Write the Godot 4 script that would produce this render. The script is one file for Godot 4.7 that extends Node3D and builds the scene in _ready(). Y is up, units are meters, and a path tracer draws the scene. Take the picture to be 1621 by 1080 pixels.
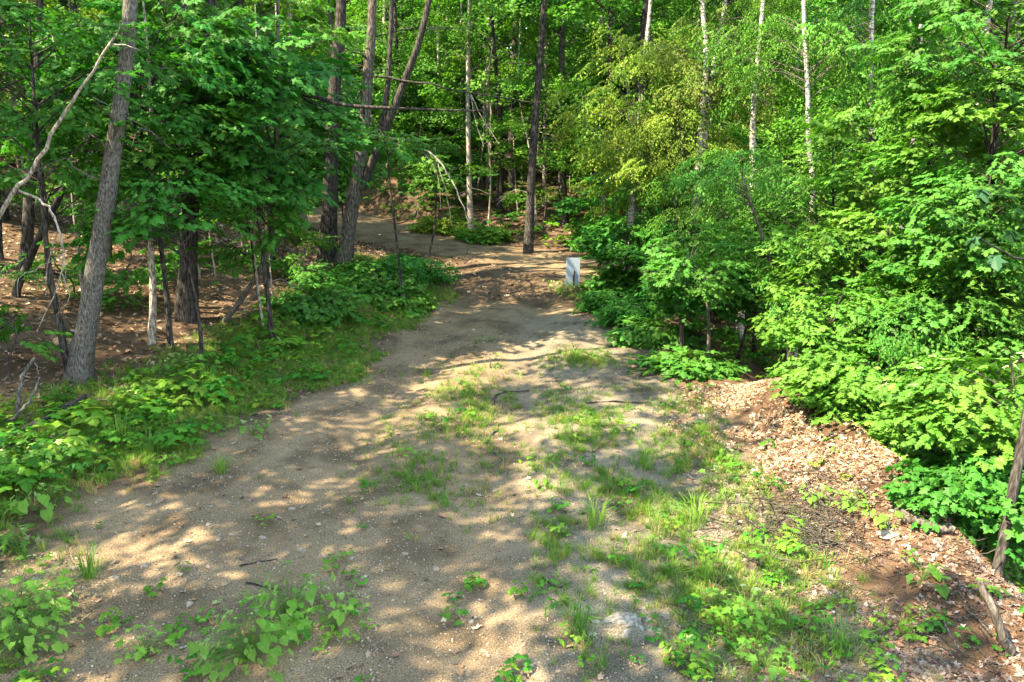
extends Node3D
# A wooded driveway: dirt track climbing to a cross road through maples and birches.
const F := 1158.0                 # focal length of the lens in photograph pixels (1621 x 1080)
const PITCH := 0.20944            # 12 degrees down
const EYE := 3.7

class MB:
	var v := PackedVector3Array()
	var n := PackedVector3Array()
	var c := PackedColorArray()
	var ix := PackedInt32Array()
	func tri(a: Vector3, b: Vector3, d: Vector3, col: Color) -> void:
		var nn := (d - a).cross(b - a).normalized()
		var k := v.size()
		v.append(a); v.append(b); v.append(d)
		for j in 3:
			n.append(nn); c.append(col); ix.append(k + j)
	func quad(a: Vector3, b: Vector3, d: Vector3, e: Vector3, col: Color) -> void:
		tri(a, b, d, col); tri(a, d, e, col)
	func tube(p: PackedVector3Array, r: PackedFloat32Array, sides: int, col: Color = Color.WHITE, rough := 0.0, flare := 0.0) -> void:
		var up := Vector3(0.31, 0.2, 0.93).normalized()
		var k0 := v.size()
		for i in p.size():
			var t := (p[mini(i + 1, p.size() - 1)] - p[maxi(i - 1, 0)]).normalized()
			var u := (up - t * up.dot(t)).normalized()
			var w := t.cross(u)
			for j in sides + 1:
				var a := TAU * (j % sides) / sides
				var dir := u * cos(a) + w * sin(a)
				var rr := r[i] * (1.0 + rough * (sin(a * 3.0 + i * 0.9 + k0) * 0.5 + sin(a * 5.0 - i * 1.7) * 0.35 + sin(i * 2.3 + a) * 0.4))
				if flare > 0.0 and i < 3:
					rr *= 1.0 + flare * (3 - i) / 3.0 * (0.5 + 0.5 * sin(a * 4.0 + k0))
				v.append(p[i] + dir * rr); n.append(dir); c.append(col)
		for i in p.size() - 1:
			for j in sides:
				var a := k0 + i * (sides + 1) + j
				var b := a + 1
				var d := a + sides + 1
				var e := d + 1
				ix.append(a); ix.append(d); ix.append(e); ix.append(a); ix.append(e); ix.append(b)
		for end in [0, p.size() - 1]:
			var kc := v.size()
			var t2 := (p[end] - p[1 if end == 0 else p.size() - 2]).normalized()
			v.append(p[end]); n.append(t2); c.append(col)
			for j in sides:
				var a2: int = k0 + end * (sides + 1) + j
				if end == 0:
					ix.append(kc); ix.append(a2); ix.append(a2 + 1)
				else:
					ix.append(kc); ix.append(a2 + 1); ix.append(a2)
	func mesh() -> ArrayMesh:
		var a := []
		a.resize(Mesh.ARRAY_MAX)
		a[Mesh.ARRAY_VERTEX] = v; a[Mesh.ARRAY_NORMAL] = n; a[Mesh.ARRAY_COLOR] = c; a[Mesh.ARRAY_INDEX] = ix
		var m := ArrayMesh.new()
		m.add_surface_from_arrays(Mesh.PRIMITIVE_TRIANGLES, a)
		return m

var M := {}                        # materials
var S := {}                        # spray and plant meshes
var nz := FastNoiseLite.new()
var nz2 := FastNoiseLite.new()
var names := {}
var serial := 1

func rng_of(s: int) -> RandomNumberGenerator:
	var r := RandomNumberGenerator.new()
	r.seed = s * 7919 + 13
	return r

func numbered(s: String) -> String:
	var k: int = names.get(s, 0)
	names[s] = k + 1
	return s if k == 0 else "%s_%03d" % [s, k]

# ---------------------------------------------------------------- the lie of the land
const LEFT := [[-30, -6.5], [0, -6.0], [6.75, -5.1], [9.8, -4.3], [12.9, -3.1], [20.4, -2.3], [24, -2.2], [60, -2.2]]
const RIGHT := [[-30, 3.6], [5.5, 3.1], [8, 3.1], [11.5, 3.0], [14.8, 2.9], [19.5, 1.7], [24, 1.4], [60, 1.4]]
const ROAD := [Vector3(34, -1.6, 2), Vector3(18, -0.2, 15), Vector3(10, 0.55, 20.5), Vector3(3.6, 0.9, 24), Vector3(1.2, 1.12, 25.8), Vector3(-4.5, 1.55, 30.5), Vector3(-8.5, 2.15, 35.5), Vector3(-14, 3.2, 41), Vector3(-24, 5.4, 48), Vector3(-50, 12, 60)]

func along(t: Array, d: float) -> float:
	for i in t.size() - 1:
		if d < t[i + 1][0]:
			return lerpf(t[i][1], t[i + 1][1], clampf((d - t[i][0]) / (t[i + 1][0] - t[i][0]), 0, 1))
	return t[-1][1]

func road_at(x: float, d: float) -> Vector2:      # distance from the road's centre line, height of the road there
	var best := 1e9
	var h := 0.0
	for i in ROAD.size() - 1:
		var a := Vector2(ROAD[i].x, ROAD[i].z)
		var b := Vector2(ROAD[i + 1].x, ROAD[i + 1].z)
		var t := clampf((Vector2(x, d) - a).dot(b - a) / (b - a).length_squared(), 0, 1)
		var q := (a + (b - a) * t).distance_to(Vector2(x, d))
		if q < best:
			best = q
			h = lerpf(ROAD[i].y, ROAD[i + 1].y, t)
	return Vector2(best, h)

func ground(x: float, d: float) -> float:
	var e := 0.03 * (minf(d, 20.5) - 5.0)
	if d > 20.5:
		e += 0.5 * smoothstep(20.3, 23.7, d) + 0.07 * maxf(0, minf(d, 29.0) - 23.0) + 0.2 * maxf(0, d - 29.0)
	var s := along(LEFT, d) - x
	if s > 0:
		e += 0.13 * s * s / (s + 0.5) + 0.007 * minf(s, 45) * s
		e += 0.45 * smoothstep(0.2, 2.6, s) * exp(-pow((d - 20.5) / 4.0, 2)) * (1.0 - smoothstep(5, 9, s))
	var r := x - 4.3
	e += (0.3 + 0.35 * smoothstep(6.0, 8.0, d)) * exp(-pow((x - 4.3) / 0.75, 2)) * smoothstep(2.5, 5.0, d) * (1.0 - smoothstep(10.5, 13.0, d))
	if r > 0:
		var near := 1.0 - smoothstep(13.0, 21.0, d)
		e -= (1.9 * (1.0 - exp(-r * 0.42))) * (0.35 + 0.65 * near)
		e += 0.10 * maxf(0, x - 14.0)
	elif d > 12 and d < 24:
		var q := x - along(RIGHT, d)
		if q > 0:
			e += 0.4 * smoothstep(0, 1.5, q) * smoothstep(14, 18, d)
	var rd := road_at(x, d)
	e = lerpf(rd.y, e, smoothstep(2.2, 4.4, rd.x))
	if rd.x < 2.3:
		e -= 0.06 * (exp(-pow((rd.x - 0.85) / 0.3, 2)))
	# ruts and lumps
	var onroad := clampf(1.2 - rd.x / 2.4, 0, 1)
	e += nz.get_noise_2d(x * 9, d * 9) * 0.07 * (1.0 - onroad) + nz.get_noise_2d(x * 40 + 50, d * 40) * 0.018 + nz.get_noise_2d(x * 130, d * 130) * 0.008
	if s < 0 and x < 3.0 and d < 21:
		var mid := lerpf(-1.6, -0.2, clampf((d - 5) / 15.0, 0, 1))
		e -= 0.08 * exp(-pow((x - mid + 1.0) / 0.45, 2)) + 0.08 * exp(-pow((x - mid - 1.0) / 0.45, 2))
	return e

func G(x: float, d: float) -> Vector3:
	return Vector3(x, ground(x, d), -d)

func at(u: float, w: float, d: float) -> Vector3:  # the point of the picture's ray that stands d metres ahead
	var vv := (w - 540.0) / F
	return Vector3((u - 810.5) / F * d / (cos(PITCH) - vv * sin(PITCH)), EYE - d * tan(PITCH + atan(vv)), -d)

func hit(u: float, w: float) -> Vector3:           # where that ray meets the ground
	var d := 3.0
	while d < 90.0:
		var p := at(u, w, d)
		if ground(p.x, d) >= p.y:
			return Vector3(p.x, ground(p.x, d), -d)
		d += 0.06
	return at(u, w, 60.0)

func mpp(d: float) -> float:
	return (d + 0.5) / F

# ---------------------------------------------------------------- nodes and metas
func tag(o: Node, label := "", category := "", group := "", kind := "") -> Node:
	if label: o.set_meta("label", label)
	if category: o.set_meta("category", category)
	if group: o.set_meta("group", group)
	if kind: o.set_meta("kind", kind)
	return o

func thing(called: String, where: Vector3, label: String, category: String, group := "") -> Node3D:
	var o := Node3D.new()
	o.name = numbered(called)
	o.position = where
	add_child(o)
	tag(o, label, category, group)
	return o

func part(called: String, mesh: Mesh, mat: Material, parent: Node) -> MeshInstance3D:
	var o := MeshInstance3D.new()
	o.name = called if parent != self else numbered(called)
	o.mesh = mesh
	o.material_override = mat
	parent.add_child(o, true)
	return o

func many(called: String, mesh: Mesh, mat: Material, parent: Node, xf: Array, tints: Array) -> MultiMeshInstance3D:
	var mm := MultiMesh.new()
	mm.transform_format = MultiMesh.TRANSFORM_3D
	mm.use_colors = true
	mm.mesh = mesh
	mm.instance_count = xf.size()
	for i in xf.size():
		mm.set_instance_transform(i, xf[i])
		mm.set_instance_color(i, tints[i])
	var o := MultiMeshInstance3D.new()
	o.name = called if parent != self else numbered(called)
	o.multimesh = mm
	o.material_override = mat
	parent.add_child(o, true)
	o.set_meta("kind", "stuff")
	return o

func nth(i: int) -> String:                        # 0 -> leftmost, 1 -> second from left ...
	var ones := ["", "first", "second", "third", "fourth", "fifth", "sixth", "seventh", "eighth", "ninth", "tenth", "eleventh", "twelfth", "thirteenth", "fourteenth", "fifteenth", "sixteenth", "seventeenth", "eighteenth", "nineteenth"]
	var n := i + 1
	if n == 1: return "leftmost"
	if n < 20: return ones[n] + " from left"
	return (["twentieth", "thirtieth", "fortieth", "fiftieth"][n / 10 - 2] if n % 10 == 0 else ["twenty ", "thirty ", "forty ", "fifty "][n / 10 - 2] + ones[n % 10]) + " from left"

func copy_of(o: Node3D, where: Vector3, turn: float, size: float, label := "", called := "") -> Node3D:
	var c: Node3D = o.duplicate()
	c.name = numbered(called if called else String(o.get_meta("plain")))
	add_child(c)
	c.position = where
	c.basis = Basis(Vector3.UP, turn).scaled(Vector3.ONE * size)
	if label: c.set_meta("label", label)
	return c

# ---------------------------------------------------------------- materials
func noise_tex(kind: int, freq: float, stops: Array, seed_: int, size := 512, octaves := 4) -> NoiseTexture2D:
	var f := FastNoiseLite.new()
	f.noise_type = kind
	f.frequency = freq
	f.seed = seed_
	f.fractal_octaves = octaves
	f.fractal_gain = 0.6
	var t := NoiseTexture2D.new()
	t.width = size; t.height = size
	t.seamless = true
	t.noise = f
	var g := Gradient.new()
	g.offsets = PackedFloat32Array([])
	var offs := PackedFloat32Array()
	var cols := PackedColorArray()
	for s in stops:
		offs.append(s[0]); cols.append(s[1])
	g.offsets = offs; g.colors = cols
	t.color_ramp = g
	return t

func grey(x: float) -> Color:
	return Color(x, x, x)

func bark(stops: Array, seed_: int, freq: float, scale: Vector3, deep: float) -> StandardMaterial3D:
	var m := StandardMaterial3D.new()
	m.albedo_texture = noise_tex(FastNoiseLite.TYPE_SIMPLEX_SMOOTH, freq, stops, seed_, 512, 5)
	m.roughness = 0.95
	m.metallic_specular = 0.25
	m.uv1_triplanar = true
	m.uv1_world_triplanar = true
	m.uv1_scale = scale
	m.heightmap_enabled = true
	m.heightmap_texture = m.albedo_texture
	m.heightmap_scale = deep
	m.vertex_color_use_as_albedo = true
	return m

func leafy_mat(back: Color, rough: float) -> StandardMaterial3D:
	var m := StandardMaterial3D.new()
	m.vertex_color_use_as_albedo = true
	m.roughness = rough
	m.metallic_specular = 0.3
	m.cull_mode = BaseMaterial3D.CULL_DISABLED
	m.backlight_enabled = true
	m.backlight = back
	return m

func make_materials() -> void:
	M.leaf = leafy_mat(Color(0.8, 0.98, 0.4).linear_to_srgb(), 0.5)
	M.grass = leafy_mat(Color(0.7, 0.75, 0.4).linear_to_srgb(), 0.6)
	var d := StandardMaterial3D.new()
	d.vertex_color_use_as_albedo = true
	d.roughness = 0.85
	d.cull_mode = BaseMaterial3D.CULL_DISABLED
	M.dead = d
	M.bark_grey = bark([[0.25, Color(0.2, 0.19, 0.175)], [0.45, Color(0.34, 0.325, 0.3)], [0.6, Color(0.42, 0.41, 0.385)], [0.78, Color(0.5, 0.5, 0.475)]], 3, 0.03, Vector3(2.8, 0.6, 2.8), 3.0)
	M.bark_dark = bark([[0.3, Color(0.1, 0.092, 0.086)], [0.5, Color(0.22, 0.205, 0.19)], [0.75, Color(0.34, 0.325, 0.305)]], 5, 0.02, Vector3(2.4, 0.38, 2.4), 3.0)
	M.bark_brown = bark([[0.28, Color(0.17, 0.155, 0.14)], [0.5, Color(0.31, 0.29, 0.265)], [0.75, Color(0.45, 0.425, 0.39)]], 7, 0.02, Vector3(2.6, 0.45, 2.6), 2.2)
	M.bark_birch = bark([[0.3, Color(0.14, 0.13, 0.12)], [0.44, Color(0.5, 0.48, 0.45)], [0.65, Color(0.74, 0.72, 0.68)]], 9, 0.018, Vector3(0.8, 3.2, 0.8), 0.8)
	M.bark_pale = bark([[0.25, Color(0.3, 0.27, 0.24)], [0.5, Color(0.56, 0.52, 0.47)], [0.75, Color(0.72, 0.69, 0.64)]], 11, 0.02, Vector3(2.6, 0.6, 2.6), 1.0)
	# the ground: vertex colours say what lies where, two noises at different scales give grain
	var g := StandardMaterial3D.new()
	g.vertex_color_use_as_albedo = true
	g.roughness = 0.96
	g.metallic_specular = 0.2
	g.albedo_texture = noise_tex(FastNoiseLite.TYPE_SIMPLEX_SMOOTH, 0.1, [[0.15, grey(0.5)], [0.42, grey(0.78)], [0.6, grey(0.9)], [0.8, grey(1.0)]], 21, 1024, 5)
	g.uv1_triplanar = true
	g.uv1_world_triplanar = true
	g.uv1_scale = Vector3(0.47, 0.47, 0.47)
	g.detail_enabled = true
	g.detail_blend_mode = BaseMaterial3D.BLEND_MODE_MUL
	g.detail_albedo = noise_tex(FastNoiseLite.TYPE_SIMPLEX_SMOOTH, 0.012, [[0.25, grey(0.72)], [0.5, grey(0.92)], [0.75, grey(1.0)]], 22, 512, 5)
	g.detail_uv_layer = BaseMaterial3D.DETAIL_UV_2
	g.uv2_triplanar = true
	g.uv2_world_triplanar = true
	g.uv2_scale = Vector3(0.13, 0.13, 0.13)
	g.heightmap_enabled = true
	g.heightmap_texture = g.albedo_texture
	g.heightmap_scale = 1.2
	M.ground = g
	var st := StandardMaterial3D.new()
	st.vertex_color_use_as_albedo = true
	st.roughness = 0.9
	st.albedo_texture = noise_tex(FastNoiseLite.TYPE_SIMPLEX_SMOOTH, 0.03, [[0.2, grey(0.62)], [0.5, grey(0.86)], [0.8, grey(1.0)]], 31, 256, 4)
	st.uv1_triplanar = true
	st.uv1_world_triplanar = true
	st.uv1_scale = Vector3(3, 3, 3)
	M.stone = st
	var si := StandardMaterial3D.new()
	si.albedo_color = Color(0.58, 0.64, 0.7)
	si.roughness = 0.5
	M.sign_white = si
	var wd := StandardMaterial3D.new()
	wd.albedo_color = Color(0.24, 0.17, 0.14)
	wd.roughness = 0.9
	M.stake = wd
	var sk := StandardMaterial3D.new()
	sk.albedo_color = Color(0.3, 0.42, 0.16)
	sk.roughness = 0.7
	M.stalk = sk

# ---------------------------------------------------------------- leaves and sprays
func maple_leaf(b: MB, t: Transform3D, s: float, col: Color) -> void:
	var half := [Vector2(0, 0), Vector2(0.36, -0.1), Vector2(0.27, 0.16), Vector2(0.6, 0.44), Vector2(0.25, 0.5), Vector2(0.25, 0.7), Vector2(0, 1.0)]
	for side in [1.0, -1.0]:
		var ctr := t * (Vector3(0, 0, -0.34) * s)
		for i in half.size() - 1:
			var p: Vector2 = half[i]
			var q: Vector2 = half[i + 1]
			var a := t * (Vector3(p.x * side, -absf(p.x) * 0.3 - p.y * p.y * 0.18, -p.y) * s)
			var e := t * (Vector3(q.x * side, -absf(q.x) * 0.3 - q.y * q.y * 0.18, -q.y) * s)
			if side > 0: b.tri(ctr, e, a, col)
			else: b.tri(ctr, a, e, col)

func oval_leaf(b: MB, t: Transform3D, s: float, wide: float, col: Color) -> void:
	var p := [Vector3(0, 0, 0), Vector3(wide, -0.1, -0.35), Vector3(wide * 0.7, -0.12, -0.7), Vector3(0, -0.12, -1)]
	var mid := [Vector3(0, 0.02, -0.35), Vector3(0, -0.02, -0.7)]
	for sd in [1.0, -1.0]:
		var f := func(q: Vector3) -> Vector3: return t * (Vector3(q.x * sd, q.y, q.z) * s)
		var a: Vector3 = f.call(p[0])
		var e: Vector3 = f.call(p[1])
		var g: Vector3 = f.call(p[2])
		var h: Vector3 = f.call(p[3])
		var m0: Vector3 = f.call(mid[0])
		var m1: Vector3 = f.call(mid[1])
		b.tri(a, m0, e, col); b.tri(m0, m1, g, col); b.tri(m0, g, e, col); b.tri(m1, h, g, col)

func broad_leaf(b: MB) -> void:                     # heart shaped, folded at the midrib, the rim waved and the tip hanging
	var rows := 7
	var w := [0.0, 0.34, 0.44, 0.42, 0.33, 0.19, 0.0]
	for sd in [1.0, -1.0]:
		var pt := func(i: int, c: int) -> Vector3:
			var t := i / float(rows - 1)
			var x: float = w[i] * c * 0.5
			return Vector3(sd * x, x * 0.35 - x * x * 0.7 - 0.45 * t * t * t + 0.035 * c * sin(i * 2.1 + sd), -t + (0.12 * c if i == 1 else 0.0))
		for i in rows - 1:
			for c in 2:
				var p: Vector3 = pt.call(i, c)
				var q: Vector3 = pt.call(i, c + 1)
				var r: Vector3 = pt.call(i + 1, c + 1)
				var s: Vector3 = pt.call(i + 1, c)
				if sd > 0: b.quad(p, s, r, q, Color.WHITE)
				else: b.quad(p, q, r, s, Color.WHITE)

func leaf_frame(p: Vector3, yaw: float, pitch: float, roll: float) -> Transform3D:   # the leaf points to -z, its face up
	return Transform3D(Basis(Vector3.UP, yaw) * Basis(Vector3.RIGHT, pitch) * Basis(Vector3.BACK, roll), p)

func spray(kind: String, s: int) -> ArrayMesh:      # a twig along -z with its leaves
	var r := rng_of(s)
	var b := MB.new()
	var twig := Color(0.10, 0.075, 0.05)
	var tw: Callable = func(p: Vector3, q: Vector3, w: float) -> void:
		b.tri(p + Vector3(w, 0, 0), p - Vector3(w, 0, 0), q, twig)
		b.tri(p + Vector3(0, w, 0), p - Vector3(0, w, 0), q, twig)
	var leafcol: Callable = func() -> Color:
		var k := r.randf_range(0.72, 1.25)
		if r.randf() < 0.05: return Color(k * 1.7, k * 0.85, k)
		return Color(k * r.randf_range(0.85, 1.2), k, k * r.randf_range(0.8, 1.2))
	if kind == "maple":
		tw.call(Vector3.ZERO, Vector3(0, -0.05, -0.55), 0.004)
		var z := 0.08
		while z < 0.58:
			for side in [-1.0, 1.0]:
				var base := Vector3(0, -z * 0.1, -z)
				var out := r.randf_range(0.05, 0.22) * (1.1 - z)
				var yaw: float = -side * r.randf_range(0.5, 1.35)
				var tip := base + Vector3(side * out, r.randf_range(0.0, 0.05), -out * 0.5)
				tw.call(base, tip, 0.002)
				maple_leaf(b, leaf_frame(tip, yaw, r.randf_range(-0.75, 0.05), r.randf_range(-0.4, 0.4)), r.randf_range(0.085, 0.15), leafcol.call())
			z += r.randf_range(0.055, 0.085)
		maple_leaf(b, leaf_frame(Vector3(0, -0.05, -0.55), r.randf_range(-0.3, 0.3), -0.4, 0), 0.14, leafcol.call())
	elif kind == "oval" or kind == "birch":
		var droop := 0.55 if kind == "birch" else 0.15
		var n := 24 if kind == "birch" else 22
		for i in n:
			var z := 0.04 + 0.52 * i / n
			var base := Vector3(r.randf_range(-0.13, 0.13) * (0.3 + z), -z * z * droop * 1.6, -z)
			var side := 1.0 if i % 2 == 0 else -1.0
			var yaw := -side * r.randf_range(0.3, 1.5)
			var pt := r.randf_range(-1.4, -0.4) if kind == "birch" else r.randf_range(-0.6, 0.2)
			oval_leaf(b, leaf_frame(base + Vector3(side * 0.03, 0, 0), yaw, pt, r.randf_range(-0.6, 0.6)), r.randf_range(0.05, 0.078) if kind == "birch" else r.randf_range(0.07, 0.11), 0.33 if kind == "birch" else 0.27, leafcol.call())
		tw.call(Vector3.ZERO, Vector3(0, -0.5 * 0.5 * droop * 1.6, -0.52), 0.0035)
	elif kind == "needle":
		for i in 26:
			var z := 0.03 + 0.5 * i / 26.0
			for side in [-1.0, 1.0]:
				var l := (0.16 - z * 0.2) + r.randf_range(0.02, 0.06)
				var p := Vector3(0, -z * 0.15, -z)
				var q := p + Vector3(side * l, r.randf_range(-0.03, 0.01), -l * 0.6)
				b.tri(p + Vector3(0, 0, 0.006), p - Vector3(0, 0, 0.006), q, leafcol.call())
				b.tri(p + Vector3(0, 0.007, 0), q, p - Vector3(0, 0.007, 0), leafcol.call())
	else:                                             # "far": a metre of leafy bough
		for i in 46:
			var z := r.randf_range(0.0, 1.0)
			var x := r.randf_range(-0.5, 0.5) * (1.0 - absf(z - 0.45))
			var p := Vector3(x, r.randf_range(-0.14, 0.1) - z * z * 0.15, -z)
			maple_far(b, leaf_frame(p, r.randf_range(-1.8, 1.8), r.randf_range(-0.8, 0.2), r.randf_range(-0.5, 0.5)), r.randf_range(0.1, 0.17), leafcol.call())
		tw.call(Vector3.ZERO, Vector3(0, -0.1, -0.9), 0.006)
	return b.mesh()

func maple_far(b: MB, t: Transform3D, s: float, col: Color) -> void:
	var l := t * (Vector3(-0.52, -0.14, -0.36) * s)
	var r := t * (Vector3(0.52, -0.14, -0.36) * s)
	var o := t.origin
	var e := t * (Vector3(0, -0.15, -1) * s)
	var m := t * (Vector3(0, 0.03, -0.45) * s)
	b.tri(o, l, m, col); b.tri(o, m, r, col); b.tri(l, e, m, col); b.tri(m, e, r, col)

func make_sprays() -> void:
	for kind in ["maple", "oval", "birch", "needle", "far"]:
		S[kind] = []
		for k in 4:
			S[kind].append(spray(kind, 100 + k + kind.length() * 17))
	var single := MB.new()
	maple_leaf(single, Transform3D(), 1.0, Color.WHITE)
	S.lobed = single.mesh()
	# grass tuft
	S.grass = []
	for k in 4:
		var r := rng_of(300 + k)
		var b := MB.new()
		for i in 16:
			var a := r.randf() * TAU
			var p := Vector3(cos(a), 0, sin(a)) * r.randf_range(0.0, 0.06)
			var h := r.randf_range(0.08, 0.2)
			var lean := Vector3(cos(a), 0, sin(a)) * r.randf_range(0.02, 0.12)
			var side := Vector3(-sin(a), 0, cos(a)) * 0.0035
			var m := p + lean * 0.4 + Vector3(0, h * 0.65, 0)
			var q := p + lean * 1.3 + Vector3(0, h * r.randf_range(0.75, 1.0), 0)
			var kk := r.randf_range(0.75, 1.2)
			var col := Color(kk * r.randf_range(0.9, 1.3), kk, kk)
			b.tri(p - side, m - side * 0.8, m + side * 0.8, col); b.tri(p - side, m + side * 0.8, p + side, col)
			b.tri(m - side * 0.8, q, m + side * 0.8, col)
		S.grass.append(b.mesh())
	# low leafy herb
	S.herb = []
	for k in 4:
		var r := rng_of(340 + k)
		var b := MB.new()
		for i in 7:
			var a := TAU * i / 7.0 + r.randf_range(-0.4, 0.4)
			var h := r.randf_range(0.06, 0.26)
			var o := Vector3(cos(a), 0, sin(a)) * r.randf_range(0.03, 0.16) + Vector3(0, h, 0)
			b.tri(Vector3(0.003, 0, 0), Vector3(-0.003, 0, 0), o, Color(0.8, 0.7, 0.6))
			var col := grey(r.randf_range(0.75, 1.25))
			for j in 3:
				var t := leaf_frame(o, -a - PI / 2 + (j - 1) * 1.1, r.randf_range(-0.55, 0.1), r.randf_range(-0.3, 0.3))
				if k % 2 == 0: oval_leaf(b, t, r.randf_range(0.07, 0.12), 0.36, col)
				else: maple_leaf(b, t, r.randf_range(0.06, 0.1), col)
		S.herb.append(b.mesh())
	# dead leaf, curled
	S.litter = []
	for k in 4:
		var r := rng_of(370 + k)
		var b := MB.new()
		if k == 3:                                  # dry straw and needles
			for q in 7:
				var a := r.randf() * TAU
				var c := Vector3(r.randf_range(-0.4, 0.4), r.randf_range(0.02, 0.15), r.randf_range(-0.4, 0.4))
				var e := Vector3(cos(a), r.randf_range(-0.1, 0.15), sin(a)) * r.randf_range(0.5, 1.0)
				var w := Vector3(-sin(a), 0.4, cos(a)) * 0.035
				b.tri(c - e, c + w, c + e, grey(r.randf_range(0.7, 1.1)))
				b.tri(c - e, c + e, c - w, grey(r.randf_range(0.7, 1.1)))
		else:
			var up := r.randf_range(0.1, 0.5)
			var n := 11
			var rim := []
			for q in n:
				var a := TAU * q / n
				var rad := (0.62 if q % 2 == 0 else 0.36) * r.randf_range(0.8, 1.15)
				var p := Vector3(sin(a) * rad * 0.75, 0, cos(a) * rad * 1.15)
				p.y = absf(p.x) * up * 1.6 + p.z * p.z * r.randf_range(-0.1, 0.4)
				rim.append(p)
			for q in n:
				b.tri(Vector3(0, 0.02, 0), rim[q], rim[(q + 1) % n], grey(r.randf_range(0.85, 1.15)))
		S.litter.append(b.mesh())
	S.stone = []
	for k in 4:
		S.stone.append(rock(380 + k, 5, 7))
	S.twig = []
	for k in 4:
		var r := rng_of(390 + k)
		var b := MB.new()
		var p := PackedVector3Array()
		var rr := PackedFloat32Array()
		for i in 5:
			p.append(Vector3(r.randf_range(-0.05, 0.05), r.randf_range(0.0, 0.06), -0.5 + i * 0.25))
			rr.append(0.014 - i * 0.002)
		b.tube(p, rr, 5)
		b.tube(PackedVector3Array([p[2], p[2] + Vector3(0.14, 0.05, 0.16)]), PackedFloat32Array([0.008, 0.003]), 4)
		S.twig.append(b.mesh())

func rock(s: int, rings: int, sides: int) -> ArrayMesh:
	var r := rng_of(s)
	var f := FastNoiseLite.new()
	f.seed = s
	f.frequency = 0.9
	var b := MB.new()
	var pt: Callable = func(i: int, j: int) -> Vector3:
		var th := PI * i / rings
		var a := TAU * (j % sides) / sides
		var q := Vector3(sin(th) * cos(a), cos(th), sin(th) * sin(a))
		return q * (0.5 + 0.28 * f.get_noise_3dv(q)) * Vector3(1, 0.62, 0.85)
	for i in rings:
		for j in sides:
			b.quad(pt.call(i, j), pt.call(i, j + 1), pt.call(i + 1, j + 1), pt.call(i + 1, j), Color.WHITE)
	return b.mesh()

# ---------------------------------------------------------------- trees
func pads_in(c: Vector3, r: Vector3, n: int, g: RandomNumberGenerator, hollow := 0.3) -> Array:
	var a := []
	while a.size() < n:
		var q := Vector3(g.randf_range(-1, 1), g.randf_range(-1, 1), g.randf_range(-1, 1))
		if q.length() <= 1.0 and q.length() > hollow:
			a.append(c + q * r)
	return a

func smooth_path(p: PackedVector3Array, steps: int) -> PackedVector3Array:
	var o := PackedVector3Array()
	for i in p.size() - 1:
		var a := p[maxi(i - 1, 0)]
		var d := p[mini(i + 2, p.size() - 1)]
		for k in steps:
			o.append(p[i].cubic_interpolate(p[i + 1], a, d, k / float(steps)))
	o.append(p[-1])
	return o

func tapered(n: int, r0: float, r1: float) -> PackedFloat32Array:
	var r := PackedFloat32Array()
	for i in n:
		r.append(lerpf(r0, r1, i / float(n - 1)))
	return r

func limb(o: Node3D, p: PackedVector3Array, r0: float, r1: float, mat: String, called := "branch") -> void:   # p in world places
	var q := smooth_path(p, 4)
	for i in q.size():
		q[i] -= o.position
		if i > 0 and i < q.size() - 1 and r0 < 0.05:
			var l := q[i].distance_to(p[-1] - o.position) * 0.004 + r0 * 0.35
			q[i] += Vector3(sin(i * 2.7 + p[0].x * 31), sin(i * 1.9 + p[0].y * 27), sin(i * 3.3 + p[0].z * 23)) * l
	var b := MB.new()
	b.tube(q, tapered(q.size(), r0, r1), 6 if r0 < 0.04 else 8, Color.WHITE, 0.06)
	part(called, b.mesh(), M[mat], o)

func dead_limbs(o: Node3D, tp: PackedVector3Array, y0: float, y1: float, n: int, long: float, mat: String, g: RandomNumberGenerator) -> void:
	for i in n:
		var y := g.randf_range(y0, y1) + tp[0].y
		var s := on_trunk(tp, y)
		var a := g.randf() * TAU
		var l := long * g.randf_range(0.4, 1.0)
		var dir := Vector3(cos(a), g.randf_range(-0.25, 0.5), sin(a))
		var p := PackedVector3Array([s, s + dir * l * 0.4 + Vector3(0, 0.05, 0), s + dir * l * 0.75 + Vector3(g.randf_range(-0.2, 0.2), g.randf_range(-0.2, 0.1), g.randf_range(-0.2, 0.2)) * l, s + dir * l + Vector3(g.randf_range(-0.3, 0.3), g.randf_range(-0.4, 0.0), g.randf_range(-0.3, 0.3)) * l])
		limb(o, p, 0.01 + 0.006 * l, 0.003, mat)
		var tb := MB.new()
		for k in 6:
			var f := g.randf_range(0.25, 1.0)
			var at0: Vector3 = p[1].lerp(p[3], f) - o.position
			var td := (dir + Vector3(g.randf_range(-1, 1), g.randf_range(-0.9, 0.5), g.randf_range(-1, 1))).normalized() * l * g.randf_range(0.15, 0.45)
			tb.tube(PackedVector3Array([at0, at0 + td * 0.5 + Vector3(0, 0.02, 0), at0 + td + Vector3(0, -0.06 * l, 0)]), PackedFloat32Array([0.006, 0.004, 0.002]), 4)
		part("twigs", tb.mesh(), M[mat], o).set_meta("kind", "stuff")

func on_trunk(tp: PackedVector3Array, y: float) -> Vector3:
	for i in tp.size() - 1:
		if tp[i + 1].y >= y:
			return tp[i].lerp(tp[i + 1], clampf((y - tp[i].y) / maxf(tp[i + 1].y - tp[i].y, 0.01), 0, 1))
	return tp[-1]

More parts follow.
